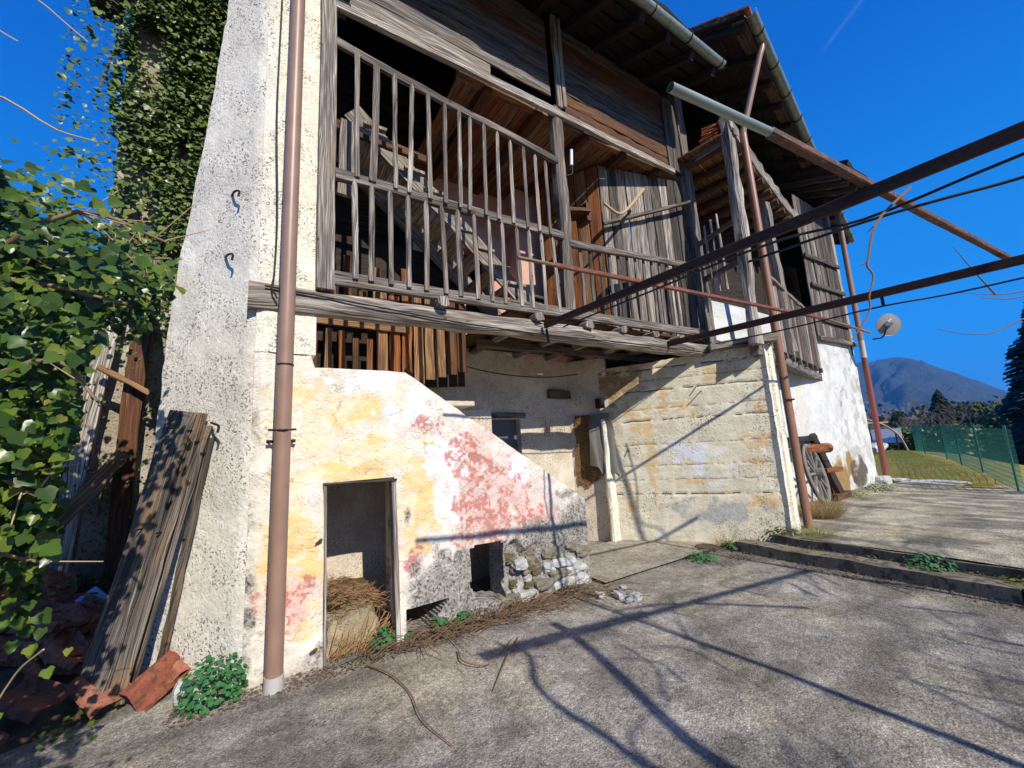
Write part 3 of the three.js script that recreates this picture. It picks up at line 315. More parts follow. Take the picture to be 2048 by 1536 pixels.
  const upx = [[0.552, 5.597], [0.746, 5.569], [0.928, 5.547], [1.113, 5.521], [1.289, 5.493], [1.484, 5.462], [1.657, 5.456], [1.798, 5.425], [1.976, 5.408], [2.162, 5.383], [2.339, 5.337], [2.533, 5.328], [2.709, 5.281], [2.867, 5.252]];
  const lox = [0.533, 0.692, 0.867, 1.046, 1.234, 1.408, 1.59, 1.786, 1.974, 2.153, 2.349, 2.531, 2.714, 2.896];
  upx.forEach(([x, y], i) => mesh('baluster', bar([x - 0.02 + rr(-0.03, 0.03), 4.2, 0.1], [x, y - (i ? 0.03 : 0), 0.1], i === 1 ? 0.066 : 0.046, 0.024, { tip: 0.05, bow: 0.005, vary: 0.06 }), pick(M.greys), rail));
  lox.forEach((x) => mesh('baluster', bar([x + rr(-0.015, 0.03), 3.18, 0.1], [x, 4.165, 0.1], 0.05, 0.024, { tip: 0.05, bow: 0.005, vary: 0.06 }), pick(M.greys), rail));
  for (let i = 0; i < 13; i++) { const x = 3.42 + i * 0.185; mesh('baluster', bar([x, 3.2, 0.02], [x, 4.16 + i * 0.018, 0.02], 0.05, 0.025, { bow: 0.012 }), pick([M.woodMid, M.woodDim]), rail); }
  // inner wooden stair to the loft
  const st = mesh('loft_stair', bar([2.92, 3.45, -0.5], [0.62, 5.42, -0.5], 0.04, 0.24, { up: [0, 1, 0] }), M.wood, house); mesh('stringer', bar([2.92, 3.45, -1.25], [0.62, 5.42, -1.25], 0.04, 0.24), M.wood, st);
  for (let i = 0; i < 9; i++) { const f = i / 8.5, x = lerp(2.7, 0.75, f), y = lerp(3.72, 5.4, f); mesh('tread', bar([x, y, -0.44], [x, y, -1.3], 0.26, 0.035, { bow: 0.002 }), M.woodLight, st); }
  mesh('newel', bar([0.52, 4.2, -0.25], [0.55, 5.05, -0.25], 0.17, 0.05), M.wood, house); mesh('inner_rail', [bar([0.3, 5.0, -0.3], [1.4, 4.95, -0.3], 0.05, 0.06), bar([0.3, 5.28, -0.55], [1.5, 5.2, -0.55], 0.04, 0.05)], M.brownDim, house);
  // loft floor seen from below
  const ceil = mesh('loft_floor', bar([1.75, 6.14, -2.0], [6.1, 6.14, -2.0], 0.14, 0.12), M.brown, house); mesh('edge_beam', bar([1.75, 6.14, -0.08], [6.1, 6.14, -0.08], 0.1, 0.1), M.brown, ceil);
  for (let i = 0; i < 18; i++) { const x = 1.9 + i * 0.238; mesh('ceiling_board', bar([x, 6.16, -0.05], [x, 6.16, -2.0], 0.23, 0.03), pick([M.brown, M.brown, M.orange]), ceil); }
  for (const x of [2.15, 2.95, 3.8, 4.6, 5.4]) mesh('ceiling_joist', bar([x, 6.07, -0.02], [x, 6.07, -2.0], 0.11, 0.13), M.brownDim, ceil);
  mesh('ledger', bar([0.36, 6.06, 0.06], [5.75, 6.1, 0.06], 0.06, 0.1, { bow: 0.003 }), M.woodLight, house);
  // boarded loft front
  const par = mesh('loft_front', [bar([0.4, 6.9, -0.05], [0.4, 6.9, -0.04], 0.05, 1.4, { seg: 2 })], M.dark, house);
  for (let r = 0; r < 8; r++) for (const [a, b] of [[0.36, 3.12], [3.36, 6.0]]) { if (r === 0 && a < 1) { mesh('loft_board', bar([a, 6.25, 0.03], [2.15, 6.24, 0.03], 0.03, 0.17, { rough: 0.01 }), M.wood, par); continue; } const y = 6.26 + r * 0.185; mesh('loft_board', bar([a, y, 0.02 - r * 0.003], [b, y + rr(-0.015, 0.02), 0.02 - r * 0.003], 0.03, 0.188, { rough: 0.012, vary: 0.14 }), r < 2 ? pick([M.woodMid, M.brownDim, M.woodMid]) : pick([M.dark, M.brownDim, M.woodDim, M.dark]), par); }
  mesh('bracket', bar([0.42, 6.2, 0.2], [0.42, 6.28, -0.2], 0.14, 0.1, { rough: 0.01 }), M.woodMid, house);
  // grey plank closet at the right of the gallery
  const clo = mesh('closet', [bar([4.3, 4.95, -0.32], [6.12, 5.62, 0.14], 0.07, 0.05, { bow: 0.01 })], M.woodMid, house);
  const lineP = [[3.88, -1.3], [4.4, -0.42], [6.06, -0.03]], seg = (p, q, w, ms) => { const L = Math.hypot(q[0] - p[0], q[1] - p[1]), n = Math.round(L / w); for (let i = 0; i < n; i++) { const f0 = (i + 0.04) / n, f1 = (i + 0.93) / n, x = lerp(p[0], q[0], (f0 + f1) / 2), z = lerp(p[1], q[1], (f0 + f1) / 2), nx = -(q[1] - p[1]) / L, nz = (q[0] - p[0]) / L; mesh('closet_plank', bar([x, 3.13, z], [x + rr(-0.01, 0.01), 6.05, z], L / n * rr(0.88, 0.96), 0.025, { up: [nx, 0, nz], seg: 12, bow: 0.003 }), pick(ms), clo); } };
  seg(lineP[0], lineP[1], 0.2, [M.brown, M.orange, M.brown]); seg(lineP[1], lineP[2], 0.17, [M.wood, M.woodMid, M.woodLight, M.wood, M.woodDim, M.woodDeep, M.woodLight]);
  mesh('forked_branch', [rod([[4.0, 5.02, 0.0], [4.28, 4.92, 0.02], [4.55, 5.12, 0.02], [4.95, 5.55, 0.0]], [0.02, 0.028], 7)], M.twigPale, house);
  mesh('hanging_board', [bar([3.5, 5.0, -0.5], [4.05, 5.1, -0.45], 0.3, 0.06), bar([4.05, 5.1, -0.35], [4.05, 5.1, -0.6], 0.1, 0.3)], M.brownDim, house);
  // first roof
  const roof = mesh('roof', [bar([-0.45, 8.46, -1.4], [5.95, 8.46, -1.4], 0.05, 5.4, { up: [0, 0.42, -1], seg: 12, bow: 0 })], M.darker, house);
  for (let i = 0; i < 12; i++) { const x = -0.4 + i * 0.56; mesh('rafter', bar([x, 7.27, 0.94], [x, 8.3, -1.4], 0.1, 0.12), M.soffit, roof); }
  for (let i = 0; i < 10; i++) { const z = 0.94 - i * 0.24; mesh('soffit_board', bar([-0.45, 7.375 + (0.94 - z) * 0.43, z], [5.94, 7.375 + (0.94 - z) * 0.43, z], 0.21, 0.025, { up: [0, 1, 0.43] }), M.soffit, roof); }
  const half = (a, b, r, tilt = 0) => { const A = new Acc(), p = V(...a), q = V(...b), d = q.clone().sub(p), L = d.length(); d.normalize(); const s = V(0, 1, 0).cross(d).normalize(), n = 16, id = []; for (let i = 0; i <= 14; i++) { const row = []; for (const k of [1, 0.93]) for (let j = 0; j <= n; j++) { const t = Math.PI + j / n * Math.PI; const m = p.clone().addScaledVector(d, L * i / 14).addScaledVector(s, Math.cos(t) * r * k); m.y += Math.sin(t) * r * k; row.push(A.v(...m.toArray(), j / n, i)); } id.push(row); } for (let i = 0; i < 14; i++) for (let j = 0; j < n; j++) { A.q(id[i][j], id[i][j + 1], id[i + 1][j + 1], id[i + 1][j]); A.q(id[i][n + 1 + j], id[i + 1][n + 1 + j], id[i + 1][n + 2 + j], id[i][n + 2 + j]); } for (const e of [0, 14]) for (let j = 0; j < n; j++) A.q(id[e][j], id[e][j + 1], id[e][n + 2 + j], id[e][n + 1 + j]); return A.geo(); };
  const brk = (p, r) => rod([...Array(7).keys()].map((i) => { const t = Math.PI + i / 6 * Math.PI; return [p[0], p[1] + Math.sin(t) * (r + 0.008), p[2] + Math.cos(t) * (r + 0.008)]; }), 0.009, 5);
  const gut = mesh('gutter', half([-0.5, 7.35, 1.02], [5.88, 7.39, 1.02], 0.07), M.galv, house); for (let i = 0; i < 8; i++) mesh('gutter_bracket', brk([0.2 + i * 0.8, 7.355 + i * 0.005, 1.02], 0.07), M.iron, gut);
  // left brown downpipe
  const pipe = mesh('downpipe', rod([[-0.006, 0.09, 0.145], [0.026, 5.9, 0.145], [0.04, 7.4, 0.16]], 0.058, 20, { straight: true }), M.pipe, house);
  mesh('pipe_shoe', rod([[-0.007, -0.02, 0.145], [-0.006, 0.1, 0.145]], 0.064, 20), M.pipeWhite, pipe);
  mesh('pipe_clamp', rod([[-0.09, 1.83, 0.1], [0.003, 1.82, 0.213], [0.095, 1.83, 0.1]], 0.008, 6), M.iron, pipe); mesh('pipe_clamp', rod([[-0.1, 1.745, 0.04], [0.0, 1.74, 0.02], [0.1, 1.745, 0.04]], 0.012, 6), M.iron, pipe); mesh('pipe_joint', rod([[0.008, 2.33, 0.145], [0.008, 2.345, 0.145]], 0.06, 20), M.iron, pipe);
  mesh('wall_cable', rod([[-0.1, 5.9, 0.04], [-0.11, 4.6, 0.045], [-0.08, 3.6, 0.04], [-0.09, 3.1, 0.06], [-0.1, 2.98, 0.1], [-0.06, 2.9, 0.09]], 0.008, 5), M.cable, house);
  mesh('beam_cable', rod([[-0.15, 3.0, 0.08], [0.6, 2.95, 0.1], [1.5, 2.88, 0.135], [2.6, 2.85, 0.175], [4, 2.85, 0.25], [5.8, 2.86, 0.25]], 0.008, 5), M.cable, house); mesh('beam_cable', rod([[1.9, 2.9, -1.5], [2.9, 2.72, -1.5], [3.9, 2.7, -1.5], [4.5, 2.76, -1.4]], 0.008, 5), M.cable, house);
  for (const [x, y, z] of [[-0.4, 3.89, -0.1], [-0.421, 3.31, -0.1], [-0.454, 1.9, -0.1]]) mesh('iron_spike', rod([[x - 0.02, y + 0.02, z - 0.15], [x + 0.01, y, z - 0.03], [x + 0.04, y - 0.02, z + 0.02], [x + 0.035, y - 0.07, z + 0.02]], 0.009, 6), M.iron, house);

  // ---- second part: angled gallery, wing and end wall
  const dx = Math.cos(11 * Math.PI / 180), dz = -Math.sin(11 * Math.PI / 180), G2 = (s, y, o = 0) => [5.95 + dx * s - dz * 0 + 0.19 * o, y, 0.87 + dz * s + 0.98 * o];
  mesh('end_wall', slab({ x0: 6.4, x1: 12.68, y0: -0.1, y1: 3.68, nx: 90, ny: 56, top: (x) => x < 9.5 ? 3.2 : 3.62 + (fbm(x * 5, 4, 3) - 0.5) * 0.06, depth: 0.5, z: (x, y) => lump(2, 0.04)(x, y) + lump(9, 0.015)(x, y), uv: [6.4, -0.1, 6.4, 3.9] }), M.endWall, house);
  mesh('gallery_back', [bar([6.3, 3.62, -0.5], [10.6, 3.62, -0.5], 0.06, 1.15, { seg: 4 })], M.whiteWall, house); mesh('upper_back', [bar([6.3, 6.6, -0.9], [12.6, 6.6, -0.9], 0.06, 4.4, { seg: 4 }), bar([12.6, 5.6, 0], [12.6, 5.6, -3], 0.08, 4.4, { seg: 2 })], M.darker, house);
  const g2 = mesh('second_gallery', [bar(G2(0.0, 2.93), G2(4.6, 2.95), 0.06, 0.09), bar(G2(0, 2.8, -0.05), G2(4.6, 2.72, -0.05), 0.12, 0.16, { rough: 0.012 })], M.woodMid, house);
  for (let i = 0; i < 8; i++) mesh('floor_board', bar(G2(0.05, 2.99, -0.08 - i * 0.14), G2(4.6, 2.99, -0.08 - i * 0.1), 0.13, 0.03), M.woodDim, g2);
  for (let i = 0; i < 9; i++) mesh('joist', bar(G2(0.5 + i * 0.5, 2.86, 0.06), G2(0.5 + i * 0.5, 2.86, -0.9), 0.08, 0.1, { rough: 0.01 }), M.woodMid, g2);
  mesh('railing_cap', bar(G2(0.95, 4.16, 0.06), G2(4.6, 4.1, 0.06), 0.05, 0.07), M.woodMid, g2);
  for (let i = 0; i < 22; i++) { const s = 0.95 + i * 0.165; mesh('railing_plank', bar(G2(s, 2.9, 0.04), G2(s, 4.08 + rr(-0.04, 0.03), 0.04), 0.15, 0.025, { up: [0.19, 0, 0.98] }), pick(M.planks), g2); }
  mesh('post', bar(G2(-0.05, 2.85), G2(0.2, 6.7), 0.17, 0.15, { rough: 0.016, vary: 0.35, ch: 0.03 }), M.woodLight, g2); mesh('post', bar(G2(2.1, 3.0), G2(1.85, 5.85), 0.16, 0.14, { rough: 0.016, vary: 0.3 }), M.wood, g2);
  for (let i = 0; i < 3; i++) mesh('picket', bar([6.14 + i * 0.02, 3.9, 0.25 + i * 0.1], [6.12 + i * 0.02, 5.1 + i * 0.06, 0.25 + i * 0.1], 0.05, 0.025, { tip: 0.06 }), M.woodLight, g2); mesh('short_rail', [bar([6.18, 4.85, 0.05], [6.05, 4.9, 0.85], 0.05, 0.07)], M.woodMid, g2); mesh('short_rail', [bar([6.2, 4.2, 0.0], [6.1, 4.25, 0.8], 0.05, 0.09)], M.woodMid, g2);
  mesh('upper_beam', bar(G2(0.1, 6.52), G2(4.8, 6.58), 0.14, 0.28, { rough: 0.02, vary: 0.2, seg: 20 }), M.wood, g2);
  mesh('side_beam', bar([6.13, 6.3, -0.02], [6.13, 6.36, 0.95], 0.1, 0.12), M.woodMid, g2);
  for (let i = 0; i < 9; i++) mesh('ceiling_log', rod([G2(0.3 + i * 0.52, 6.3, 0.05), G2(0.3 + i * 0.52, 6.3, -1.6)], 0.07, 9, { rough: 0.15 }), M.brownDim, g2);
  for (let i = 0; i < 8; i++) mesh('ceiling_board', bar(G2(0.1, 6.4, -0.1 - i * 0.2), G2(4.8, 6.4, -0.1 - i * 0.2), 0.19, 0.025), M.brown, g2);
  for (let i = 0; i < 4; i++) mesh('corner_plank', bar([5.72 + i * 0.14, 6.15, 0.045], [5.72 + i * 0.14, 7.5, 0.045], 0.13, 0.03), M.woodDim, g2);
  mesh('upper_front', bar(G2(0.9, 7.2, -0.3), G2(4.8, 7.2, -0.3), 0.04, 1.2, { seg: 4 }), M.darker, g2);
  // plank box at the far end
  const bx = mesh('end_box', bar([10.5, 3.62, 0.05], [12.7, 3.66, 0.05], 0.1, 0.1), M.woodMid, house); for (const [a, b, x0, x1] of [[5.62, 5.7, 10.5, 12.5], [4.92, 4.98, 10.6, 12.55], [4.1, 4.1, 10.9, 12.5]]) mesh('batten', bar([x0, a, 0.08], [x1, b, 0.08], 0.04, 0.1), M.woodDim, bx);
  for (let i = 0; i < 12; i++) { const x = 10.6 + i * 0.178; mesh('box_plank', bar([x + 0.05, i < 6 && i > 1 ? 3.65 : 3.68, 0.02], [x, 7.2, 0.02], 0.168, 0.03), pick(M.planks), bx); }
  // second and third roofs
  const R2 = (s, up, back) => [6.2 + dx * s - 0.19 * back, 8.02 + up - s * 0.04, 1.28 + dz * s - 0.98 * back];
  const roof2 = mesh('second_roof', [(() => { const A = new Acc(); const p = [R2(-0.15, 0.06, -0.06), R2(10.4, 0.06, -0.06), R2(10.4, 1.6, 3.4), R2(-0.15, 1.6, 3.4)]; for (const o of [0, 0.1]) { const k = p.map((q) => A.v(q[0], q[1] + o, q[2], q[0], q[2])); o ? A.q(...k) : A.q(k[3], k[2], k[1], k[0]); } for (let i = 0; i < 4; i++) { const a = p[i], b = p[(i + 1) % 4]; A.q(A.v(...a, 0, 0), A.v(...b, 1, 0), A.v(b[0], b[1] + 0.1, b[2], 1, 0.1), A.v(a[0], a[1] + 0.1, a[2], 0, 0.1)); } return A.geo(); })()], M.dark, house);
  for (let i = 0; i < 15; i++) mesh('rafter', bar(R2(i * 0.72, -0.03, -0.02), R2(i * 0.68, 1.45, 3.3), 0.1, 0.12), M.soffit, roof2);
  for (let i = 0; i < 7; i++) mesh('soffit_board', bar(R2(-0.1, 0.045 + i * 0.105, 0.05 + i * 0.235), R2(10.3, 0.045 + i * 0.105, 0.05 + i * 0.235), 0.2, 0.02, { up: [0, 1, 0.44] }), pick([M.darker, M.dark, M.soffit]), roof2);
  for (let i = 0; i < 8; i++) mesh('edge_tile', bar(R2(-0.16, 0.2 + i * 0.19, 0.05 + i * 0.43), R2(0.1, 0.2 + i * 0.19, 0.05 + i * 0.43), 0.42, 0.03, { up: [0, 1, 0.44] }), i === 0 ? M.tileOrange : M.tileDark, roof2);
  const gut2 = mesh('gutter', half(R2(-0.12, 0.05, -0.14), R2(10.2, 0.05, -0.14), 0.08), M.galv, house); for (let i = 0; i < 12; i++) mesh('gutter_bracket', brk(R2(0.3 + i * 0.85, 0.05, -0.14), 0.08), M.iron, gut2);
  mesh('roof_stub', [rod([R2(0.1, 1.2, 1.9), R2(0.1, 1.75, 1.9)], 0.03, 6), rod([R2(0.3, 1.2, 1.95), R2(0.3, 1.6, 1.95)], 0.03, 6)], M.rustDark, roof2);
  const roof3 = mesh('third_roof', [bar([10.9, 8.0, -0.2], [13.1, 8.0, -0.2], 0.1, 2.6, { up: [0, 0.4, -1], seg: 4 })], M.darker, house); for (let i = 0; i < 4; i++) mesh('rafter', bar([11.2 + i * 0.5, 7.4, 0.8], [11.2 + i * 0.5, 8.2, -1.2], 0.1, 0.12), M.woodDim, roof3);
  // second downpipe, with the offset up to the gutter
  const p2 = mesh('downpipe', rod([[6.55, 0.18, 0.9], [6.58, 6.55, 0.86]], 0.058, 16), M.pipeTan, house); mesh('offset_pipe', rod([[6.58, 6.5, 0.86], [6.58, 6.62, 0.88], R2(0.5, -0.22, -0.06), R2(0.53, -0.1, -0.1), R2(0.53, 0.02, -0.12)], 0.05, 12, { straight: true }), M.pipe, p2); mesh('pipe_clamp', rod([[6.47, 2.05, 0.88], [6.56, 2.05, 0.98], [6.64, 2.05, 0.88]], 0.012, 6), M.iron, p2);
  mesh('wall_cable', rod([[6.4, 3.0, 0.9], [6.42, 1.8, 0.91], [6.43, 0.9, 0.9], [6.44, 0.22, 0.91]], 0.012, 5), M.cable, house);
  const p3 = mesh('downpipe', rod([[12.74, 0.2, 0.14], [12.82, 3.3, 0.14]], 0.06, 14), M.pipeRed, house); mesh('pipe_sleeve', rod([[12.82, 3.3, 0.14], [12.84, 3.75, 0.14]], 0.062, 14), M.pipeWhite, p3); mesh('upper_pipe', rod([[12.84, 3.75, 0.14], [12.9, 7.5, 0.16]], 0.06, 14), M.pipe, p3);
  mesh('filler_wall', bar([4.95, 3.6, -1.35], [8.6, 3.6, -1.35], 0.06, 1.7, { seg: 2 }), M.darker, house); mesh('sill_plank', bar([5.7, 2.93, 0.3], [6.3, 2.97, 0.98], 0.2, 0.1, { rough: 0.015 }), M.wood, house); mesh('insulator', rod([[3.33, 5.32, 0.1], [3.35, 5.56, 0.1]], 0.022, 8), M.white, house); mesh('insulator_hook', rod([[3.25, 5.15, 0.08], [3.33, 5.2, 0.1], [3.33, 5.34, 0.1]], 0.012, 6), M.iron, house);
  { const c = document.createElement('canvas'); c.width = 256; c.height = 128; const k = c.getContext('2d'); k.clearRect(0, 0, 256, 128); for (let r = 0; r < 2; r++) for (let i = 0; i < 9; i++) if (i !== 4) { k.fillStyle = `rgba(${168 + rr(-12, 12)},${92 + rr(-10, 10)},${80},${rr(0.35, 0.7)})`; k.fillRect(8 + i * 27, 24 + r * 46, rr(10, 20), 7); k.fillRect(8 + i * 27 + rr(0, 8), 24 + r * 46, 6, rr(20, 34)); k.fillRect(8 + i * 27, 48 + r * 46, rr(10, 20), 6); } const t = new THREE.CanvasTexture(c); t.colorSpace = THREE.SRGBColorSpace; const g = new THREE.PlaneGeometry(0.5, 0.24); g.translate(4.03, 1.8, -1.555); mesh('faded_lettering', g, std({ map: t, transparent: true }), house); }
  mesh('concrete_end', slab({ x0: 6.15, x1: 6.42, y0: -0.1, y1: 2.88, nx: 10, ny: 60, depth: 0.2, z: lump(8, 0.02), matrix: frame([0, 0, 0.86], 0) }), M.cream, house);
}

// ---------------------------------------------------------------- pergola, wires
{
  const p = thing('pergola', 'rusty steel pergola of square bars reaching out from the balcony beam over the yard', 'pergola');
  mesh('bar', bar([2.6, 2.95, 0.2], [2.99, 2.92, 6.2], 0.04, 0.072, { rough: 0.001, bow: 0.0008, vary: 0 }), M.rustDark, p); mesh('bar', bar([4.82, 2.93, 0.2], [5.5, 2.87, 6.2], 0.04, 0.08, { rough: 0.001, bow: 0.0008, vary: 0 }), M.rustDark, p);
  mesh('cross_tube', bar([1.83, 3.0, 2.99], [5.62, 2.98, 3.33], 0.042, 0.042, { rough: 0.001, bow: 0, vary: 0 }), M.rust, p); mesh('galvanised_pipe', rod([[1.193, 3.0, 2.912], [1.84, 3.0, 2.992]], 0.02, 16, { cap: false }), M.galv, p);
  mesh('brace', bar([1.785, 3.0, 1.416], [5.95, 2.98, 1.735], 0.03, 0.036, { rough: 0.001, bow: 0, vary: 0 }), M.rustRed, p); mesh('brace_rod', rod([[1.444, 3.0, 1.393], [1.8, 3.0, 1.417]], 0.014, 7), M.bark, p); mesh('brace_end', rod([[5.95, 2.98, 1.735], [7.6, 2.98, 1.71]], 0.016, 7), M.bark, p);
  mesh('rear_tube', bar([1.5, 2.99, 4.68], [5.4, 2.97, 5.33], 0.05, 0.05, { rough: 0.001, bow: 0, vary: 0 }), M.rust, p); mesh('post', bar([2.99, 0, 6.1], [2.99, 2.92, 6.1], 0.06, 0.06, { rough: 0 }), M.rustDark, p); mesh('post', bar([5.5, 0, 6.1], [5.5, 2.87, 6.1], 0.06, 0.06, { rough: 0 }), M.rustDark, p); mesh('hook', rod([[2.6, 2.9, 0.22], [2.6, 2.74, 0.24]], 0.016, 6), M.iron, p); mesh('strut', rod([[5.1, 2.9, 2.5], [5.1, 2.78, 2.5]], 0.014, 6), M.iron, p);
  const w = (pts, label) => tag(mesh('wire', rod(pts, 0.009, 5), M.cable), label, 'wire', undefined);
  w([[2.66, 2.87, 0.45], [2.66, 2.85, 1.6], [2.7, 2.84, 2.64], [2.9, 2.84, 3.0], [2.9, 2.85, 3.62], [3.0, 2.85, 6]], 'black wire strung just under the nearer pergola bar');
  w([[2.72, 2.79, 2.4], [2.82, 2.8, 2.9], [2.88, 2.8, 3.14], [2.96, 2.8, 3.35], [3.07, 2.8, 3.6], [3.3, 2.8, 5]], 'thin dark vine wire sagging below the first black wire'); w([[5.0, 2.8, 0.8], [5.08, 2.78, 1.6], [5.12, 2.78, 2.49], [5.3, 2.78, 2.9], [5.36, 2.78, 3.36], [5.4, 2.8, 6]], 'black wire strung under the farther pergola bar');
  const v = thing('vine_twig', 'bare brown vine twig dangling from the pergola crossing toward the satellite dish', 'vine'); mesh('stem', rod([[2.93, 2.93, 3.22], [2.72, 2.71, 3.09], [2.68, 2.52, 3.04], [2.68, 2.48, 3.03], [2.71, 2.43, 3.04], [2.69, 2.31, 3.01], [2.7, 2.24, 3.0], [2.63, 2.08, 2.92]], [0.007, 0.004], 5), M.twig, v);
  for (const [a, b] of [[[2.72, 2.71, 3.09], [2.73, 2.69, 3.05]], [[2.68, 2.5, 3.03], [2.65, 2.49, 3.0]], [[2.69, 2.31, 3.01], [2.71, 2.28, 3.0]]]) mesh('bud', rod([a, b], [0.004, 0.002], 4), M.twig, v);
  // old grape vine trained over the pergola behind the viewer
  const old = thing('grape_vine', 'old bare grape vine trained over the pergola behind the viewer', 'vine'); const limb = (pts, r) => mesh('limb', rod(pts, r, 6, { rough: 0.3 }), M.twig, old);
  limb([[2.2, 0, 6.9], [2.1, 1.4, 6.8], [1.98, 2.6, 6.6], [1.94, 3.0, 6.32], [2.0, 3.0, 5.96], [2.16, 3.02, 5.43], [2.29, 3.02, 4.79], [2.3, 3.03, 4.6]], [0.05, 0.04]); limb([[1.98, 2.6, 6.6], [1.66, 3.0, 6.13], [1.64, 3.0, 5.84], [1.6, 3.02, 5.54], [1.63, 3.02, 5.23], [1.81, 3.03, 4.88], [1.71, 3.03, 4.59]], [0.032, 0.02]); limb([[3.1, 3.04, 4.96], [2.6, 3.04, 4.88], [2.1, 3.05, 4.8], [1.5, 3.04, 4.7]], [0.02, 0.045]); limb([[2.9, 3.03, 4.75], [3.41, 3.05, 5.0], [4.24, 3.0, 5.8]], [0.014, 0.018]);
  for (let i = 0; i < 46; i++) { const x = rr(1.5, 6.0), z = rr(5.4, 8.2), y = rr(2.9, 3.1); limb([[x, y, z], [x + rr(-0.3, 0.4), y + 0.06, z - rr(0.1, 0.5)], [x + rr(-0.5, 0.9), y + rr(-0.05, 0.15), z - rr(0.3, 0.9)]], [0.013, 0.005]); }
}

// ---------------------------------------------------------------- small things at the house
const leafGeo = (lobes, size, fold = 0.2) => { const A = new Acc(), pts = lobes.map(([x, y]) => [x * size, y * size]); const c = A.v(0, 0.25 * size, 0, 0.5, 0.3); const id = pts.map(([x, y]) => A.v(x, y, Math.abs(x) * fold + (y > 0.6 * size ? -0.15 * (y - 0.6 * size) : 0), x / size + 0.5, y / size)); for (let i = 0; i < id.length; i++) A.t(c, id[(i + 1) % id.length], id[i]); return A.geo(); };
const IVY = [[0, 0], [0.24, -0.1], [0.42, 0.08], [0.52, 0.32], [0.36, 0.5], [0.24, 0.76], [0, 1], [-0.24, 0.76], [-0.36, 0.5], [-0.52, 0.32], [-0.42, 0.08], [-0.24, -0.1]], SMALL = [[0, 0], [0.4, 0.15], [0.42, 0.5], [0, 1], [-0.42, 0.5], [-0.4, 0.15]], ROUND = [[0, 0], [0.35, 0.1], [0.5, 0.45], [0.3, 0.9], [-0.3, 0.9], [-0.5, 0.45], [-0.35, 0.1]];
const ivyL = [leafGeo(IVY, 0.05), leafGeo(IVY, 0.036, 0.35), leafGeo(IVY, 0.058, 0.12)], smallL = leafGeo(SMALL, 0.05), roundL = leafGeo(ROUND, 0.03);
const orient = (nrm, roll) => { const q = new THREE.Quaternion().setFromUnitVectors(V(0, 0, 1), nrm.clone().normalize()); return q.multiply(new THREE.Quaternion().setFromAxisAngle(V(0, 0, 1), roll)); };
function scatter(name, geo, mat, n, place, parent = scene) { const im = new THREE.InstancedMesh(geo, mat, n), m = new THREE.Matrix4(); let k = 0; for (let i = 0; i < n * 4 && k < n; i++) { const r = place(k); if (!r) continue; m.compose(r.p, r.q, V(r.s, r.s, r.s)); im.setMatrixAt(k++, m); } im.count = k; im.name = parent === scene ? numbered(name) : name; im.userData.kind = 'stuff'; im.castShadow = im.receiveShadow = true; parent.add(im); return im; }
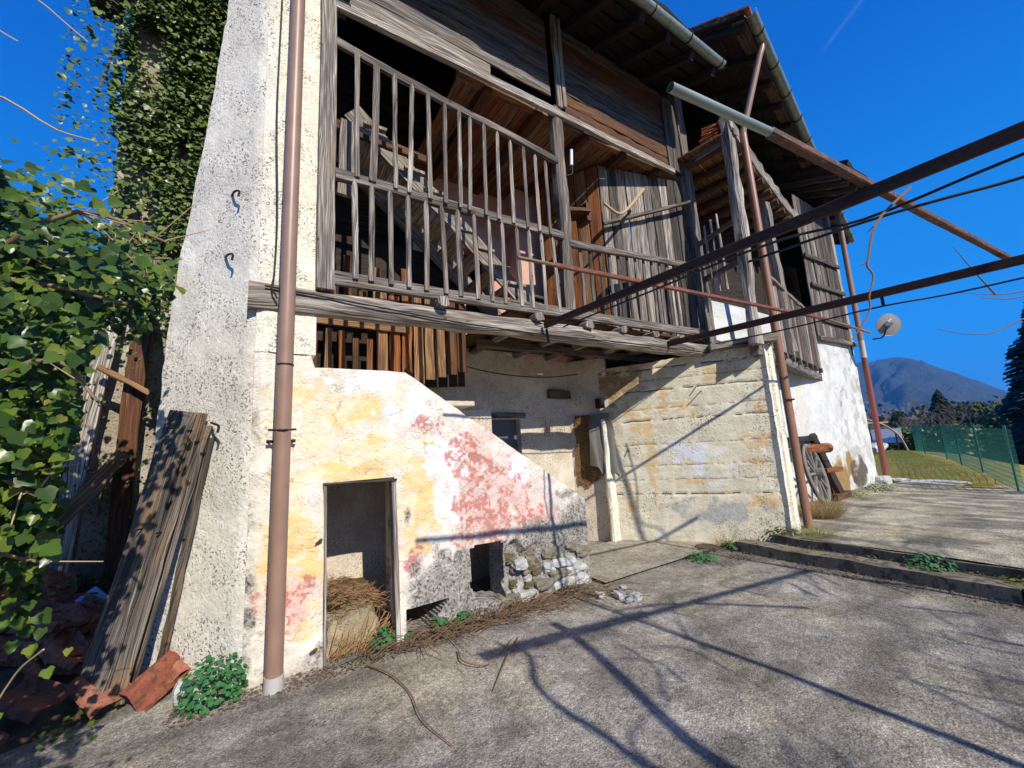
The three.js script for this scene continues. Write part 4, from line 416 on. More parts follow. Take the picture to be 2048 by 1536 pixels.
{
  const pl = (label, feet, top, w) => { const t = thing('leaning_plank', label, 'plank', [0, 0, 0]); mesh('board', bar(feet, top, w, 0.035, { up: [-0.7, 0.2, 0.7], seg: 12, rough: 0.006, bow: 0.008 }), /widest|narrow/.test(label) ? M.plankGrey : M.plankDark, t); for (let i = 0; i < 2; i++) { const q = V(...feet).lerp(V(...top), i ? 0.93 : 0.55); mesh('nail', rod([[q.x - 0.01, q.y, q.z], [q.x - 0.04, q.y, q.z + 0.05]], 0.006, 5), M.iron, t); } };
  pl('widest weathered plank leaning on the grey wall corner, leftmost of the four', [-1.06, 0.1, -0.38], [-0.66, 2.02, -0.33], 0.24); pl('long grey plank leaning on the wall just right of the widest one', [-0.92, 0.05, -0.3], [-0.55, 2.0, -0.28], 0.13); pl('narrow grey plank second from right in the leaning stack', [-0.86, 0.06, -0.38], [-0.5, 1.9, -0.24], 0.06); pl('thin short plank at the right of the leaning stack', [-0.72, 0.12, -0.46], [-0.47, 1.8, -0.26], 0.05);
  // fallen roof tiles
  const tileG = (w, l) => { const A = new Acc(), id = []; for (let i = 0; i <= 10; i++) { const x = (i / 10 - 0.5) * w, z = 0.02 + 0.034 * Math.sin(i / 10 * Math.PI * 2) + (i === 0 || i === 10 ? 0.012 : 0); id.push([A.v(x, z, -l / 2, i / 10, 0), A.v(x, z, l / 2, i / 10, 1), A.v(x, z - 0.016, -l / 2, i / 10, 0), A.v(x, z - 0.016, l / 2, i / 10, 1)]); } for (let i = 0; i < 10; i++) { const a = id[i], b = id[i + 1]; A.q(a[0], a[1], b[1], b[0]); A.q(a[2], b[2], b[3], a[3]); A.q(a[0], b[0], b[2], a[2]); A.q(a[1], a[3], b[3], b[1]); } A.q(id[0][0], id[0][2], id[0][3], id[0][1]); A.q(id[10][0], id[10][1], id[10][3], id[10][2]); return A.geo(); }, TG = [tileG(0.22, 0.34), tileG(0.2, 0.26), tileG(0.18, 0.18)];
  const T = (x, y, z, rx, ry, rz, k, m, label) => { const t = tag(mesh('roof_tile', TG[k], m), label, 'roof tile'); t.position.set(x, y, z); t.rotation.set(rx, ry, rz); };
  T(-1.0, 0.14, -0.34, 0.5, 0.6, 0.3, 0, M.tile, 'large red roof tile lying in front of the plank feet'); T(-1.32, 0.2, -0.3, 0.4, 0.9, 0.15, 0, M.tileDark, 'red roof tile half buried left of the largest tile'); T(-0.7, 0.1, -0.3, 0.45, -0.7, -0.35, 0, M.tileDark, 'dark mossy roof tile between the planks and the green plant'); T(-0.58, 0.17, -0.44, 0.6, 0.5, 0.3, 1, M.tile, 'red roof tile leaning at the foot of the grey wall corner'); T(-1.62, 0.62, -1.75, 0.7, 0.3, 0.1, 0, M.tileOrange, 'orange roof tile topmost on the heap by the ivy'); T(-1.95, 0.66, -1.6, 0.4, 0.2, -0.2, 0, M.tileOrange, 'orange roof tile at the left edge of the heap'); T(-1.5, 0.1, -0.12, 0.2, 0.7, 0.15, 0, M.tileDark, 'dark red roof tile nearest the lower left corner');
  for (let i = 0; i < 46; i++) { const f = rnd(), x = lerp(-1.12, -1.75, f) + rr(-0.14, 0.14), z = lerp(-0.62, -1.45, rnd() * 0.6 + f * 0.4); T(x, bankY(x, z) + 0.03 + (i % 4) * 0.03, z, rr(0.25, 0.6), rr(0.5, 1.5), rr(-0.15, 0.3), pick([0, 1, 1, 2]), pick([M.tile, M.tileDark, M.tileOrange, M.tile]), 'red clay roof tile in the fallen heap beside the ivy'); scene.children[scene.children.length - 1].userData.group = 'tiles of the fallen heap'; }
  const bl = tag(mesh('blue_scrap', bar([-1.34, 0.58, -1.3], [-1.12, 0.4, -1.1], 0.14, 0.006, { seg: 3, rough: 0.01, up: [0, 0.6, 0.8] }), std({ color: 0x8fb0e0, roughness: 0.6 })), 'pale blue plastic scrap left of the leaning planks', 'scrap');
  const sh = (x, y, z, w, h, d, label) => tag(mesh('stone', M.makeStone(x, y, z, w, h, d), M.stone), label, 'stone');
  sh(-0.46, 0.06, -0.1, 0.24, 0.17, 0.2, 'large whitish stone behind the green plant by the wall corner'); for (const [x, z, s, l] of [[2.9, 0.41, 0.1, 'white stone chip nearest the stair wall end'], [3.04, 0.55, 0.11, 'white stone chip between the other two chips'], [3.12, 0.69, 0.12, 'white stone chip farthest out in the yard'], [3.22, 0.42, 0.08, 'small white stone chip nearest the doorstep slab'], [3.0, 0.7, 0.07, 'smallest white chip in front of the stair end']]) sh(x, 0.03, z, s, s * 0.6, s * 0.8, l);
  sh(13.2, 0.24, 0.3, 0.9, 0.1, 0.25, 'long pale flat stone edging the lawn, left of two'); sh(12.7, 0.25, 1.0, 0.3, 0.12, 1.1, 'long pale flat stone edging the lawn, right of two'); sh(12.6, 0.25, 0.1, 0.4, 0.3, 0.3, 'white block at the foot of the red downpipe'); sh(24, 0.55, -3.2, 1.5, 0.35, 0.6, 'pale flat rock in front of the white board');
  tag(mesh('stone', M.makeStone(0.55, 0.06, -0.26, 0.44, 0.46, 0.36), M.stoneBeige), 'big beige stone inside the small store doorway', 'stone');
  // hanging cloth
  { const A = new Acc(), id = []; for (let i = 0; i <= 16; i++) { id.push([]); for (let j = 0; j <= 14; j++) { const u = i / 16, v = j / 14; id[i].push(A.v(4.62 + (u - 0.5) * 0.3 * (0.35 + 0.65 * sm(0, 0.3, v)), 2.05 - v * (0.78 + u * 0.2 + n2(u * 6, 3) * 0.12), -1.1 - (0.5 - u) * 0.3 + (Math.sin(u * 9 + Math.sin(v * 3) * 0.9) * 0.03 + (n2(u * 9, v * 2.5) - 0.5) * 0.07) * (0.4 + v) + v * 0.02, u, v)); } } for (let i = 0; i < 16; i++) for (let j = 0; j < 14; j++) A.q(id[i][j], id[i][j + 1], id[i + 1][j + 1], id[i + 1][j]); tag(mesh('cloth', A.geo(), M.cloth), 'grey cloth hanging from a nail on the recess wall', 'cloth'); }
  // cart wheel
  const wh = thing('cart_wheel', 'old wooden cart wheel leaning on the white end wall behind the second downpipe', 'wheel', [8.6, 0.78, 0.3]); wh.rotation.set(-0.18, 0.15, 0);
  mesh('rim', new THREE.TorusGeometry(0.52, 0.04, 8, 40), M.woodPlain, wh); mesh('tyre', new THREE.TorusGeometry(0.565, 0.014, 6, 40), M.iron, wh); const hb = new THREE.CylinderGeometry(0.09, 0.11, 0.26, 14); hb.rotateX(Math.PI / 2); mesh('hub', hb, M.woodPlain, wh); for (let i = 0; i < 10; i++) { const a = i / 10 * Math.PI * 2; mesh('spoke', bar([Math.cos(a) * 0.08, Math.sin(a) * 0.08, 0], [Math.cos(a) * 0.5, Math.sin(a) * 0.5, 0], 0.04, 0.04, { seg: 2, up: [0, 0, 1] }), M.woodPlain, wh); }
  const be = thing('timber_stack', 'stack of timber beams and an orange log behind the cart wheel', 'timber'); mesh('dark_beam', bar([9.6, 0.22, 0.3], [9.18, 1.48, 0.1], 0.2, 0.09), M.darker, be); mesh('upper_beam', bar([8.2, 1.42, 0.12], [9.3, 1.42, 0.12], 0.09, 0.1), M.darker, be); mesh('log', rod([[8.4, 1.22, 0.14], [9.75, 1.2, 0.14]], 0.1, 12), M.orange, be); mesh('plank', bar([9.55, 0.25, 0.12], [9.55, 1.15, 0.08], 0.3, 0.06), M.orange, be); mesh('shelf_beam', bar([9.2, 0.78, 0.2], [9.95, 0.76, 0.2], 0.14, 0.09), M.orange, be); mesh('foot_beam', bar([9.2, 0.27, 0.3], [10.0, 0.27, 0.26], 0.12, 0.12), M.brownDim, be);
  // satellite dish
  const di = thing('satellite_dish', 'round grey satellite dish on a bracket beside the far downpipe', 'satellite dish', [12.55, 3.95, 0.8]); di.lookAt(4, 2.5, 8.5); { const g = new THREE.SphereGeometry(1.3, 36, 12, 0, Math.PI * 2, 0, 0.2); g.translate(0, -1.3, 0); g.rotateX(Math.PI / 2); mesh('reflector', g, M.dish, di); mesh('rim', rod([...Array(25).keys()].map((i) => [Math.cos(i / 12 * Math.PI) * 0.252, Math.sin(i / 12 * Math.PI) * 0.258, -0.028]), 0.008, 5), M.galv, di); mesh('mount', bar([-0.1, 0.0, 0.02], [0.03, 0.02, 0.06], 0.09, 0.07, { seg: 2 }), M.galv, di); mesh('arm', rod([[-0.36, -0.3, -0.02], [-0.2, -0.28, 0.06], [-0.1, -0.05, 0.08]], 0.018, 7), M.iron, di); mesh('clamp', bar([-0.05, 0.08, 0.05], [0.02, 0.13, 0.05], 0.04, 0.03, { seg: 2 }), M.white, di); }
  // stack of tiles on the loft ledge
  for (let i = 0; i < 7; i++) { const t = tag(mesh('stacked_tile', TG[2], M.tileOrange), 'orange clay tile in the stack on the loft ledge by the black opening', 'roof tile', 'tiles stacked on the loft ledge'); t.position.set(6.15 - rr(0, 0.05), 6.42 + i * 0.04, 0.62 - rr(0, 0.08)); t.rotation.set(rr(-0.1, 0.1), 0.3 + rr(-0.2, 0.2), 0.12); t.scale.set(1.2, 1, 1.6); }
  const sg = thing('notice_board', 'blank white board standing in the dark hedge beyond the lawn', 'board', [36.8, 0, -6.1]); { const g = bar([0, 0.35, 0], [0, 1.3, 0], 1.55, 0.04, { rough: 0, bow: 0, up: [-0.98, 0, 0.2] }); mesh('panel', g, M.white, sg); mesh('leg', rod([[-0.1, -1.5, 0.5], [0, 1, 0.5]], 0.04, 6), M.iron, sg); mesh('leg', rod([[-0.1, -1.5, -0.5], [0, 1, -0.5]], 0.04, 6), M.iron, sg); }
  // twigs
  const tw = thing('twig_heap', 'tangle of dry brown twigs along the foot of the stair wall', 'twigs'); const gs = []; for (let i = 0; i < 260; i++) { const f = rnd(), x = lerp(0.6, 2.85, f) + rr(-0.25, 0.25), z = 0.14 + rr(-0.1, 0.3) * (0.4 + f * 0.6), a = rnd() < 0.7 ? rr(-0.9, 0.9) : rr(0, 6.3), L = rr(0.12, 0.5); gs.push(rod([[x, 0.02 + rr(0, 0.04), z], [x + Math.cos(a) * L * 0.5, 0.03 + rr(0, 0.09), z - Math.sin(a) * L * 0.5 + rr(-0.05, 0.05)], [x + Math.cos(a) * L, 0.02 + rr(0, 0.05), z - Math.sin(a) * L]], [0.0045, 0.002], 4, { seg: 5 })); } mesh('twigs', gs, M.twigBrown, tw).userData.kind = 'stuff';
  const st = (pts, l) => { const t = thing('fallen_twig', l, 'twig'); mesh('stem', rod(pts, [0.007, 0.003], 5), M.twig, t); }; st([[0.6, 0.02, 0.25], [0.7, 0.03, 0.5], [0.75, 0.02, 0.8], [0.72, 0.03, 1.15], [0.78, 0.02, 1.45]], 'long thin twig curving toward the viewer in front of the store doorway'); st([[1.25, 0.02, 0.5], [1.2, 0.03, 0.7], [1.3, 0.03, 0.85], [1.5, 0.02, 0.75], [1.7, 0.03, 0.62]], 'looped twig lying in the yard just in front of the twig heap'); st([[1.75, 0.02, 0.62], [1.5, 0.03, 0.85], [1.2, 0.02, 1.15]], 'short brown stick lying slantwise beyond the looped twig');
  for (let i = 0; i < 1; i++) { const li = scatter('leaf_litter', leafGeo(SMALL, 0.045, 0.12), M.dryLeaf, 3200, () => { const k = rnd(); const p = k < 0.3 ? V(rr(5.2, 5.45), 0.015, rr(0.5, 4.5)) : k < 0.45 ? V(rr(4.7, 5.4), 0.015, rr(0.2, 0.8)) : k < 0.7 ? V(rr(0.3, 2.9), 0.012, 0.06 + Math.abs(rr(-0.18, 0.2))) : k < 0.85 ? V(rr(-0.6, 0.4), 0.01, rr(0.02, 0.25)) : V(rr(5.7, 5.85), 0.13, rr(0.9, 4.5)); return { p, q: orient(V(rr(-0.35, 0.35), 1, rr(-0.35, 0.35)), rr(0, 6)), s: rr(0.15, 0.6) }; }); tag(li, 'dry brown leaves and dirt along the wall foot and kerb', 'leaf litter'); }
  { const li = thing('straw_heap', 'dry straw and debris heaped inside the store doorway', 'straw'); const gs2 = []; for (let i = 0; i < 520; i++) { const x = rr(0.38, 0.86), y = 0.14 + rr(0.14, 0.44) * (1 - (x - 0.38) * 1.1), a = rr(0, 6.3), e = rr(-0.6, 0.6), L = rr(0.05, 0.16), z = rr(-0.55, -0.12); gs2.push(rod([[x, y, z], [x + Math.cos(a) * L, y + e * L, z + Math.sin(a) * L]], 0.0022, 3, { cap: false })); } for (let i = 0; i < 90; i++) { const x = rr(0.36, 0.8), a = rr(0.2, 1.3), L = rr(0.15, 0.4); gs2.push(rod([[x, 0.02, rr(-0.1, 0.05)], [x + Math.cos(a) * L * 0.5, Math.sin(a) * L * 0.5 + 0.02, rr(-0.15, 0)], [x + Math.cos(a) * L, Math.sin(a) * L * 0.9, rr(-0.2, -0.1)]], 0.003, 3, { cap: false, seg: 4 })); } mesh('straw', gs2, M.strawBrown, li).userData.kind = 'stuff'; mesh('heap', M.makeStone(0.56, 0.12, -0.55, 0.52, 0.66, 0.4), M.straws, li); }
}

// ---------------------------------------------------------------- plants
{
  const herb = (name, label, x, y, z, r, n, mat, h = 1, geo = roundL) => { const t = thing(name, label, 'plant', [x, y, z]); const gs = []; for (let i = 0; i < 14; i++) { const a = rr(0, 6.3), R = rr(0.3, 0.9) * r; gs.push(rod([[0, 0, 0], [Math.cos(a) * R * 0.5, R * h * 0.6, Math.sin(a) * R * 0.5], [Math.cos(a) * R, R * h * rr(0.3, 1), Math.sin(a) * R]], 0.002, 3, { cap: false, seg: 4 })); } mesh('stems', gs, M.twig, t); scatter('leaves', geo, mat, n, () => { const a = rr(0, 6.3), e = Math.sqrt(rnd()), p = V(Math.cos(a) * e * r, (0.1 + rnd() * 0.9) * Math.sqrt(1 - e * e * 0.8) * r * h, Math.sin(a) * e * r); return { p, q: orient(V(p.x / r + rr(-0.5, 0.5), 1.1 + rr(-0.3, 0.4), p.z / r + 0.4 + rr(-0.5, 0.5)), rr(0, 6)), s: rr(0.6, 1.25) }; }, t); return t; };
  herb('green_herb', 'bushy bright green plant at the foot of the grey wall corner', -0.36, 0, 0.02, 0.2, 420, M.herb, 1.5); herb('green_herb', 'small green plant inside the foot of the store doorway', 0.79, 0, -0.02, 0.1, 130, M.herb, 1.6); herb('green_herb', 'low green plant under the lower wall opening', 1.3, 0, 0.03, 0.11, 120, M.herb, 1.1); herb('green_herb', 'low green plant just right of the one under the opening', 1.52, 0, 0.08, 0.11, 120, M.herb, 1.1); herb('green_herb', 'tiny green plant right of the store door frame', 1.02, 0, 0.02, 0.06, 50, M.herb, 1); herb('green_herb', 'flat green plant at the edge of the doorstep slab', 4.8, 0.01, 0.36, 0.2, 170, M.herb, 0.5); herb('green_herb', 'green plant growing in the kerb gap at right', 5.72, 0.1, 2.3, 0.2, 260, M.herb, 0.9); herb('green_herb', 'yellowish moss patch in the kerb gap at the right edge', 5.74, 0.1, 3.0, 0.25, 260, M.leaf[3], 0.3); herb('green_herb', 'green weeds by the foot of the white end wall', 11.2, 0.2, 0.45, 0.35, 260, M.leaf[0], 0.6); herb('green_herb', 'small yellow green weed right of the timber stack', 10.1, 0.2, 0.4, 0.25, 130, M.leaf[3], 0.5); herb('green_herb', 'green weed at the foot of the concrete wall', 5.5, 0.02, 0.35, 0.14, 90, M.herb, 0.9); herb('green_herb', 'dark weeds under the second downpipe', 6.05, 0.2, 0.8, 0.2, 130, M.leaf[2], 0.5);
  const bladeG = (() => { const A = new Acc(); const a = A.v(-0.006, 0, 0, 0, 0), b = A.v(0.006, 0, 0, 1, 0), c = A.v(0.004, 0.6, 0.06, 1, 0.6), d = A.v(-0.004, 0.6, 0.06, 0, 0.6), e = A.v(0, 1, 0.25, 0.5, 1); A.q(a, b, c, d); A.t(d, c, e); return A.geo(); })();
  const tuft = (label, x, y, z, r, n, h, mat) => { const t = thing('grass_tuft', label, 'grass tuft', [x, y, z]); scatter('blades', bladeG, mat, n, () => { const a = rr(0, 6.3), e = Math.sqrt(rnd()); const p = V(Math.cos(a) * e * r * 0.5, 0, Math.sin(a) * e * r * 0.5); const q = new THREE.Quaternion().setFromUnitVectors(V(0, 1, 0), V(Math.cos(a) * e * 0.9 + rr(-0.3, 0.3), 1, Math.sin(a) * e * 0.9 + rr(-0.3, 0.3)).normalize()).multiply(new THREE.Quaternion().setFromAxisAngle(V(0, 1, 0), rr(0, 6.3))); return { p, q, s: h * rr(0.5, 1.1) }; }, t); const c = rod([[0, -0.02, 0], [0, 0.04, 0]], r * 0.4, 8); mesh('root', c, M.soil, t); };
  tuft('straw coloured grass tuft right of the second downpipe', 7.5, 0.2, 0.68, 0.5, 900, 0.42, M.straw); tuft('yellow green grass tuft in front of the second downpipe', 6.15, 0.16, 1.12, 0.35, 700, 0.2, M.grass); tuft('dry grass tuft at the foot of the concrete wall', 5.6, 0.0, 0.22, 0.2, 160, 0.25, M.straw); tuft('thin dry grass along the base of the concrete wall', 5.3, 0, 0.1, 0.4, 120, 0.14, M.straw);
  const lawn = scatter('grass', bladeG, M.grass, 60000, () => { const x = 12.6 + 13 * Math.pow(rnd(), 1.5), z = rr(-3.5, 2.1 - (x - 12) * 0.33); if (x < 13 && z < 0.15) return null; return { p: V(x, 0.18 + sm(12.4, 15, x) * 0.1 + (fbm(x * 1.2, z * 1.2, 4) - 0.5) * 0.12, z), q: new THREE.Quaternion().setFromEuler(new THREE.Euler(rr(-0.7, 0.7), rr(0, 6.3), rr(-0.7, 0.7))), s: rr(0.05, 0.15) }; }); tag(lawn, 'short mossy green grass of the lawn by the fence', 'grass');
  // ivy on the set-back wall at the left
  const iv = thing('ivy_wall', 'white rendered wall set back at the left, covered in dark green ivy', 'wall');
  mesh('wall', slab({ x0: -4.2, x1: -0.3, y0: -0.1, y1: 9, nx: 30, ny: 50, left: (y) => y > 3.1 ? -1.62 : -4.2, depth: 0.4, z: lump(3, 0.04), matrix: frame([0, 0, -2.1], 0) }), M.oldWall, iv);
  mesh('eaves', [bar([-1.8, 6.85, -1.95], [-1.8, 7.6, -1.95], 0.26, 0.3)], M.darker, iv);
  scatter('ivy_leaves', smallL, M.leafDark, 16000, () => { const y = 2.6 + 5.4 * Math.sqrt(rnd()), x = rr(-2.05, -0.35); if (x < -1.6 + (fbm(y * 1.6, 7, 3) - 0.5) * 0.3 && y > 3.6 && rnd() < 0.88) return null; if (x < -1.3 && x > -1.5 && y > 6.2 && y < 6.8 && rnd() < 0.9) return null; if (y < 3.6 && rnd() < 0.75) return null; if (fbm(x * 3, y * 3, 3) < 0.32) return null; return { p: V(x, y, -2.02 + Math.pow(rnd(), 1.5) * 0.28), q: orient(V(rr(-0.9, 0.9), rr(0.0, 1.6), 1), rr(2.4, 3.9)), s: rr(0.55, 1.0) + Math.pow(rnd(), 3) * 1.1 }; }, iv);
  scatter('young_ivy_leaves', smallL, M.leafMid, 5000, () => { const y = 2.6 + 5.4 * Math.sqrt(rnd()), x = rr(-2.05, -0.35); if (x < -1.6 + (fbm(y * 1.6, 7, 3) - 0.5) * 0.3 && y > 3.6 && rnd() < 0.88) return null; if (x < -1.3 && x > -1.5 && y > 6.2 && y < 6.8 && rnd() < 0.9) return null; if (y < 3.6 && rnd() < 0.75) return null; if (fbm(x * 3, y * 3, 3) < 0.22) return null; return { p: V(x, y, -2.02 + 0.1 + rnd() * 0.24), q: orient(V(rr(-0.9, 0.9), rr(0.0, 1.6), 1), rr(2.4, 3.9)), s: rr(0.55, 1.0) + Math.pow(rnd(), 3) * 1.1 }; }, iv);
  scatter('low_ivy_leaves', ivyL[1], M.leafDark, 2600, () => { const y = rr(0.2, 3.8), x = rr(-3.2, -0.62); if (fbm(x * 2.2 + 5, y * 2.2, 3) < 0.42) return null; return { p: V(x, y, -1.98 + rnd() * 0.2), q: orient(V(rr(-0.7, 0.7), rr(-0.2, 1), 1), rr(2.4, 3.9)), s: rr(0.5, 1.0) }; }, iv);
  const stems = []; for (let i = 0; i < 40; i++) { const x = rr(-2, -0.5), y = rr(0.2, 6.5); stems.push(rod([[x, y, -2.03], [x + rr(-0.2, 0.2), y + 0.6, -2.0], [x + rr(-0.4, 0.4), y + 1.3, -2.02]], [0.012, 0.006], 5)); } mesh('ivy_stems', stems, M.bark, iv);
  // posts and boards against that wall
  const bd = (label, a, b, w, t, m) => { const o = thing('old_timber', label, 'timber'); mesh('board', bar(a, b, w, t, { rough: 0.012, seg: 14 }), m, o); };
  bd('upright brown beam against the ivy wall, right of two', [-1.28, 0.3, -1.85], [-1.2, 4.2, -1.9], 0.16, 0.12, M.brownDim); bd('broad pale upright board against the ivy wall, left of two', [-1.75, 0.3, -1.85], [-1.5, 3.7, -1.9], 0.28, 0.06, M.woodLight); bd('brown board lying slantwise between ivy and planks', [-1.75, 1.0, -1.6], [-1.25, 1.75, -1.7], 0.13, 0.04, M.brown); bd('rusty brown short stick crossing the ivy stems', [-1.5, 2.6, -1.7], [-1.1, 2.35, -1.7], 0.05, 0.05, M.brown);
  { const o = thing('beam_end', 'hewn beam end sticking out beside the grey wall corner', 'beam'); mesh('beam', bar([-1.3, 3.62, -2.0], [-0.93, 3.18, -0.35], 0.18, 0.16, { rough: 0.012, ch: 0.04 }), M.woodMid, o); }
  // foreground ivy bush
  const bush = thing('ivy_bush', 'big glossy leaved ivy bush at the left edge, nearest the viewer', 'bush');
  const branches = [[[-2.2, 0, 0.2], [-1.9, 1.4, 0.5], [-1.5, 2.3, 0.8], [-0.95, 2.85, 1.1], [-0.6, 2.75, 1.15]], [[-2.3, 0, 0.0], [-2.0, 1.6, 0.3], [-1.6, 2.8, 0.6], [-1.2, 3.05, 0.7], [-0.85, 2.95, 0.75]], [[-2.1, 0, 0.4], [-1.7, 1.2, 0.8], [-1.3, 1.9, 1.0], [-0.95, 2.1, 1.15], [-0.78, 1.9, 1.2]], [[-2.2, 0.2, 0.6], [-1.8, 0.8, 0.9], [-1.3, 1.3, 0.9], [-1.0, 1.2, 0.9]], [[-2.4, 1, 0.6], [-1.7, 2.4, 0.9], [-1.2, 2.5, 1.0], [-0.7, 2.35, 1.3]], [[-2.2, 2, 0.5], [-1.7, 2.9, 0.7], [-1.45, 3.1, 0.9], [-1.2, 3.0, 1.0]], [[-2.2, 1.5, 0.4], [-1.6, 2.6, 0.5], [-1.05, 2.8, 0.6], [-0.65, 2.85, 0.7]], [[-2.3, 0.5, 0.4], [-1.7, 1.6, 0.7], [-1.2, 1.9, 0.9], [-0.98, 1.75, 1.0]], [[-2.4, 0, 2.6], [-1.8, 1.3, 2.7], [-1.25, 1.9, 2.8], [-0.95, 2.05, 2.85]], [[-2.3, 0.9, 0.5], [-1.7, 1.5, 0.8], [-1.25, 1.65, 0.95], [-1.0, 1.5, 1.0]], [[-2.3, 0.8, 0.3], [-1.8, 1.4, 0.5], [-1.35, 1.6, 0.6], [-1.1, 1.45, 0.7]], [[-2.6, 0, 2.4], [-2.1, 1.0, 2.5], [-1.6, 1.5, 2.6], [-1.3, 1.6, 2.65]]];
  for (const b of branches) mesh('branch', rod(b, [0.025, 0.006], 6), M.bark, bush); const curves = branches.map((b) => new THREE.CatmullRomCurve3(b.map((p) => V(...p))));
  const twg = []; for (let i = 0; i < 80; i++) { const q = pick(curves).getPoint(rr(0.45, 1)); twg.push(rod([q.toArray(), [q.x + rr(-0.2, 0.25), q.y + rr(-0.2, 0.2), q.z + rr(-0.2, 0.2)]], [0.004, 0.002], 4, { cap: false })); } mesh('twigs', twg, M.twigPale, bush).userData.kind = 'stuff';
  const spot = () => { const c = pick(curves), q = c.getPoint(Math.pow(rnd(), 0.6)), r = 0.3; return V(q.x + rr(-r, r), q.y + rr(-r, r) - 0.05, q.z + rr(-r, r)); };
  const okSpot = (p) => { if (p.z > 2.25) return p.x < -0.85; if (p.z > 1.45) return p.x < -1.25; const lim = p.y > 2.55 ? -0.5 - (1.3 - p.z) * 0.17 : lerp(-0.9, -0.8, clamp((p.y - 1.6) / 0.9)) - (1.04 - p.z) * 0.25; return p.x < lim && p.y < 3.2 - Math.max(0, p.x + 1.35) * 0.55 + (p.x < -1.0 && rnd() < 0.1 ? 0.4 : 0) && !(p.y < 2.2 && p.x > -1.15 && rnd() < 0.12); };
  const vis = 290; for (let i = 0, k = 0; i < 4000 && k < vis; i++) { const p = spot(); if (!okSpot(p) || p.x < -1.5 || p.z > 1.45) continue; const l = mesh('leaf', pick(ivyL), pick(M.leaf), bush); l.position.copy(p); l.quaternion.copy(orient(V(rr(-0.6, 0.9), rr(0.0, 1.2), 1), rr(2.2, 4.1))); const s = rr(0.7, 1.35); l.scale.set(s, s, s); k++; }
  for (let j = 0; j < 4; j++) scatter('leaf_mass', ivyL[j % 3], M.leaf[j], [4000, 1800, 6600, 1000][j], () => { const p = spot(); if (!okSpot(p)) return null; if (rnd() < 0.75) { const k = rr(0, 0.9); p.z -= k; p.x -= k * 0.35; } else if (j === 2) p.x -= rr(0, 0.5); return { p, q: orient(V(rr(-0.7, 0.9), rr(-0.1, 1.2), 1), rr(2.2, 4.1)), s: rr(0.6, 1.3) }; }, bush);
  { const o = thing('ivy_sprig', 'pale ivy sprig hanging into the lower left corner', 'ivy sprig'); mesh('stem', rod([[-0.95, 0.7, 1.45], [-0.82, 0.95, 1.6], [-0.72, 1.05, 1.75]], 0.003, 5), M.twigPale, o); for (const [x, y, z, s] of [[-0.8, 0.9, 1.75, 1], [-0.7, 1.0, 1.78, 0.7], [-0.74, 1.08, 1.8, 0.6], [-0.66, 1.04, 1.76, 0.5], [-0.86, 0.82, 1.8, 1.3]]) { const l = mesh('leaf', ivyL[0], pick([M.leaf[1], M.leaf[3]]), o); l.position.set(x, y, z); l.scale.setScalar(s); l.quaternion.copy(orient(V(rr(-0.3, 0.6), 0.7, 0.8), rr(2, 4))); } }
  // pale bare canes against the sky
  const ca = thing('bare_canes', 'pale bare bramble canes arching against the sky at upper left', 'canes'); for (const p of [[[-1.9, 3.2, 0.3], [-1.55, 3.95, 0.7], [-1.3, 4.05, 1.0], [-0.98, 3.8, 1.1]], [[-1.9, 3.0, 0.4], [-1.45, 3.85, 0.9], [-1.25, 3.75, 1.0]], [[-1.8, 3.1, 0.6], [-1.35, 3.45, 0.95], [-1.08, 3.32, 1.0], [-0.92, 3.28, 1.05]]]) mesh('cane', rod(p, [0.008, 0.003], 5), M.twigPale, ca);
  const mound = (() => { const g = new THREE.PlaneGeometry(3.2, 3.2, 40, 40); g.rotateX(-Math.PI / 2); const p = g.attributes.position; for (let i = 0; i < p.count; i++) { const x = p.getX(i) - 2.1, z = p.getZ(i) - 1.2; p.setXYZ(i, x, (fbm(x * 3, z * 3, 4) - 0.5) * 0.1 * sm(-0.7, -1.2, x) * sm(0.1, -0.4, z) + bankY(x, z) - sm(0.0, 0.5, z) * 0.25, z); } g.computeVertexNormals(); return g; })(); struct('earth_bank', mound, M.soil);
  const gc = scatter('ground_cover', smallL, M.leaf[0], 2600, () => { const x = rr(-3, -0.9), z = rr(-2.0, 0.1); if (x > -1.9 && z > -1.6 && rnd() < 0.85) return null; return { p: V(x, bankY(x, z) + 0.02 + rnd() * 0.1, z), q: orient(V(rr(-0.7, 0.7), 1, rr(-0.3, 0.9)), rr(0, 6)), s: rr(0.4, 0.9) }; }); tag(gc, 'small green leaves and moss on the bank under the ivy', 'ground cover');
}

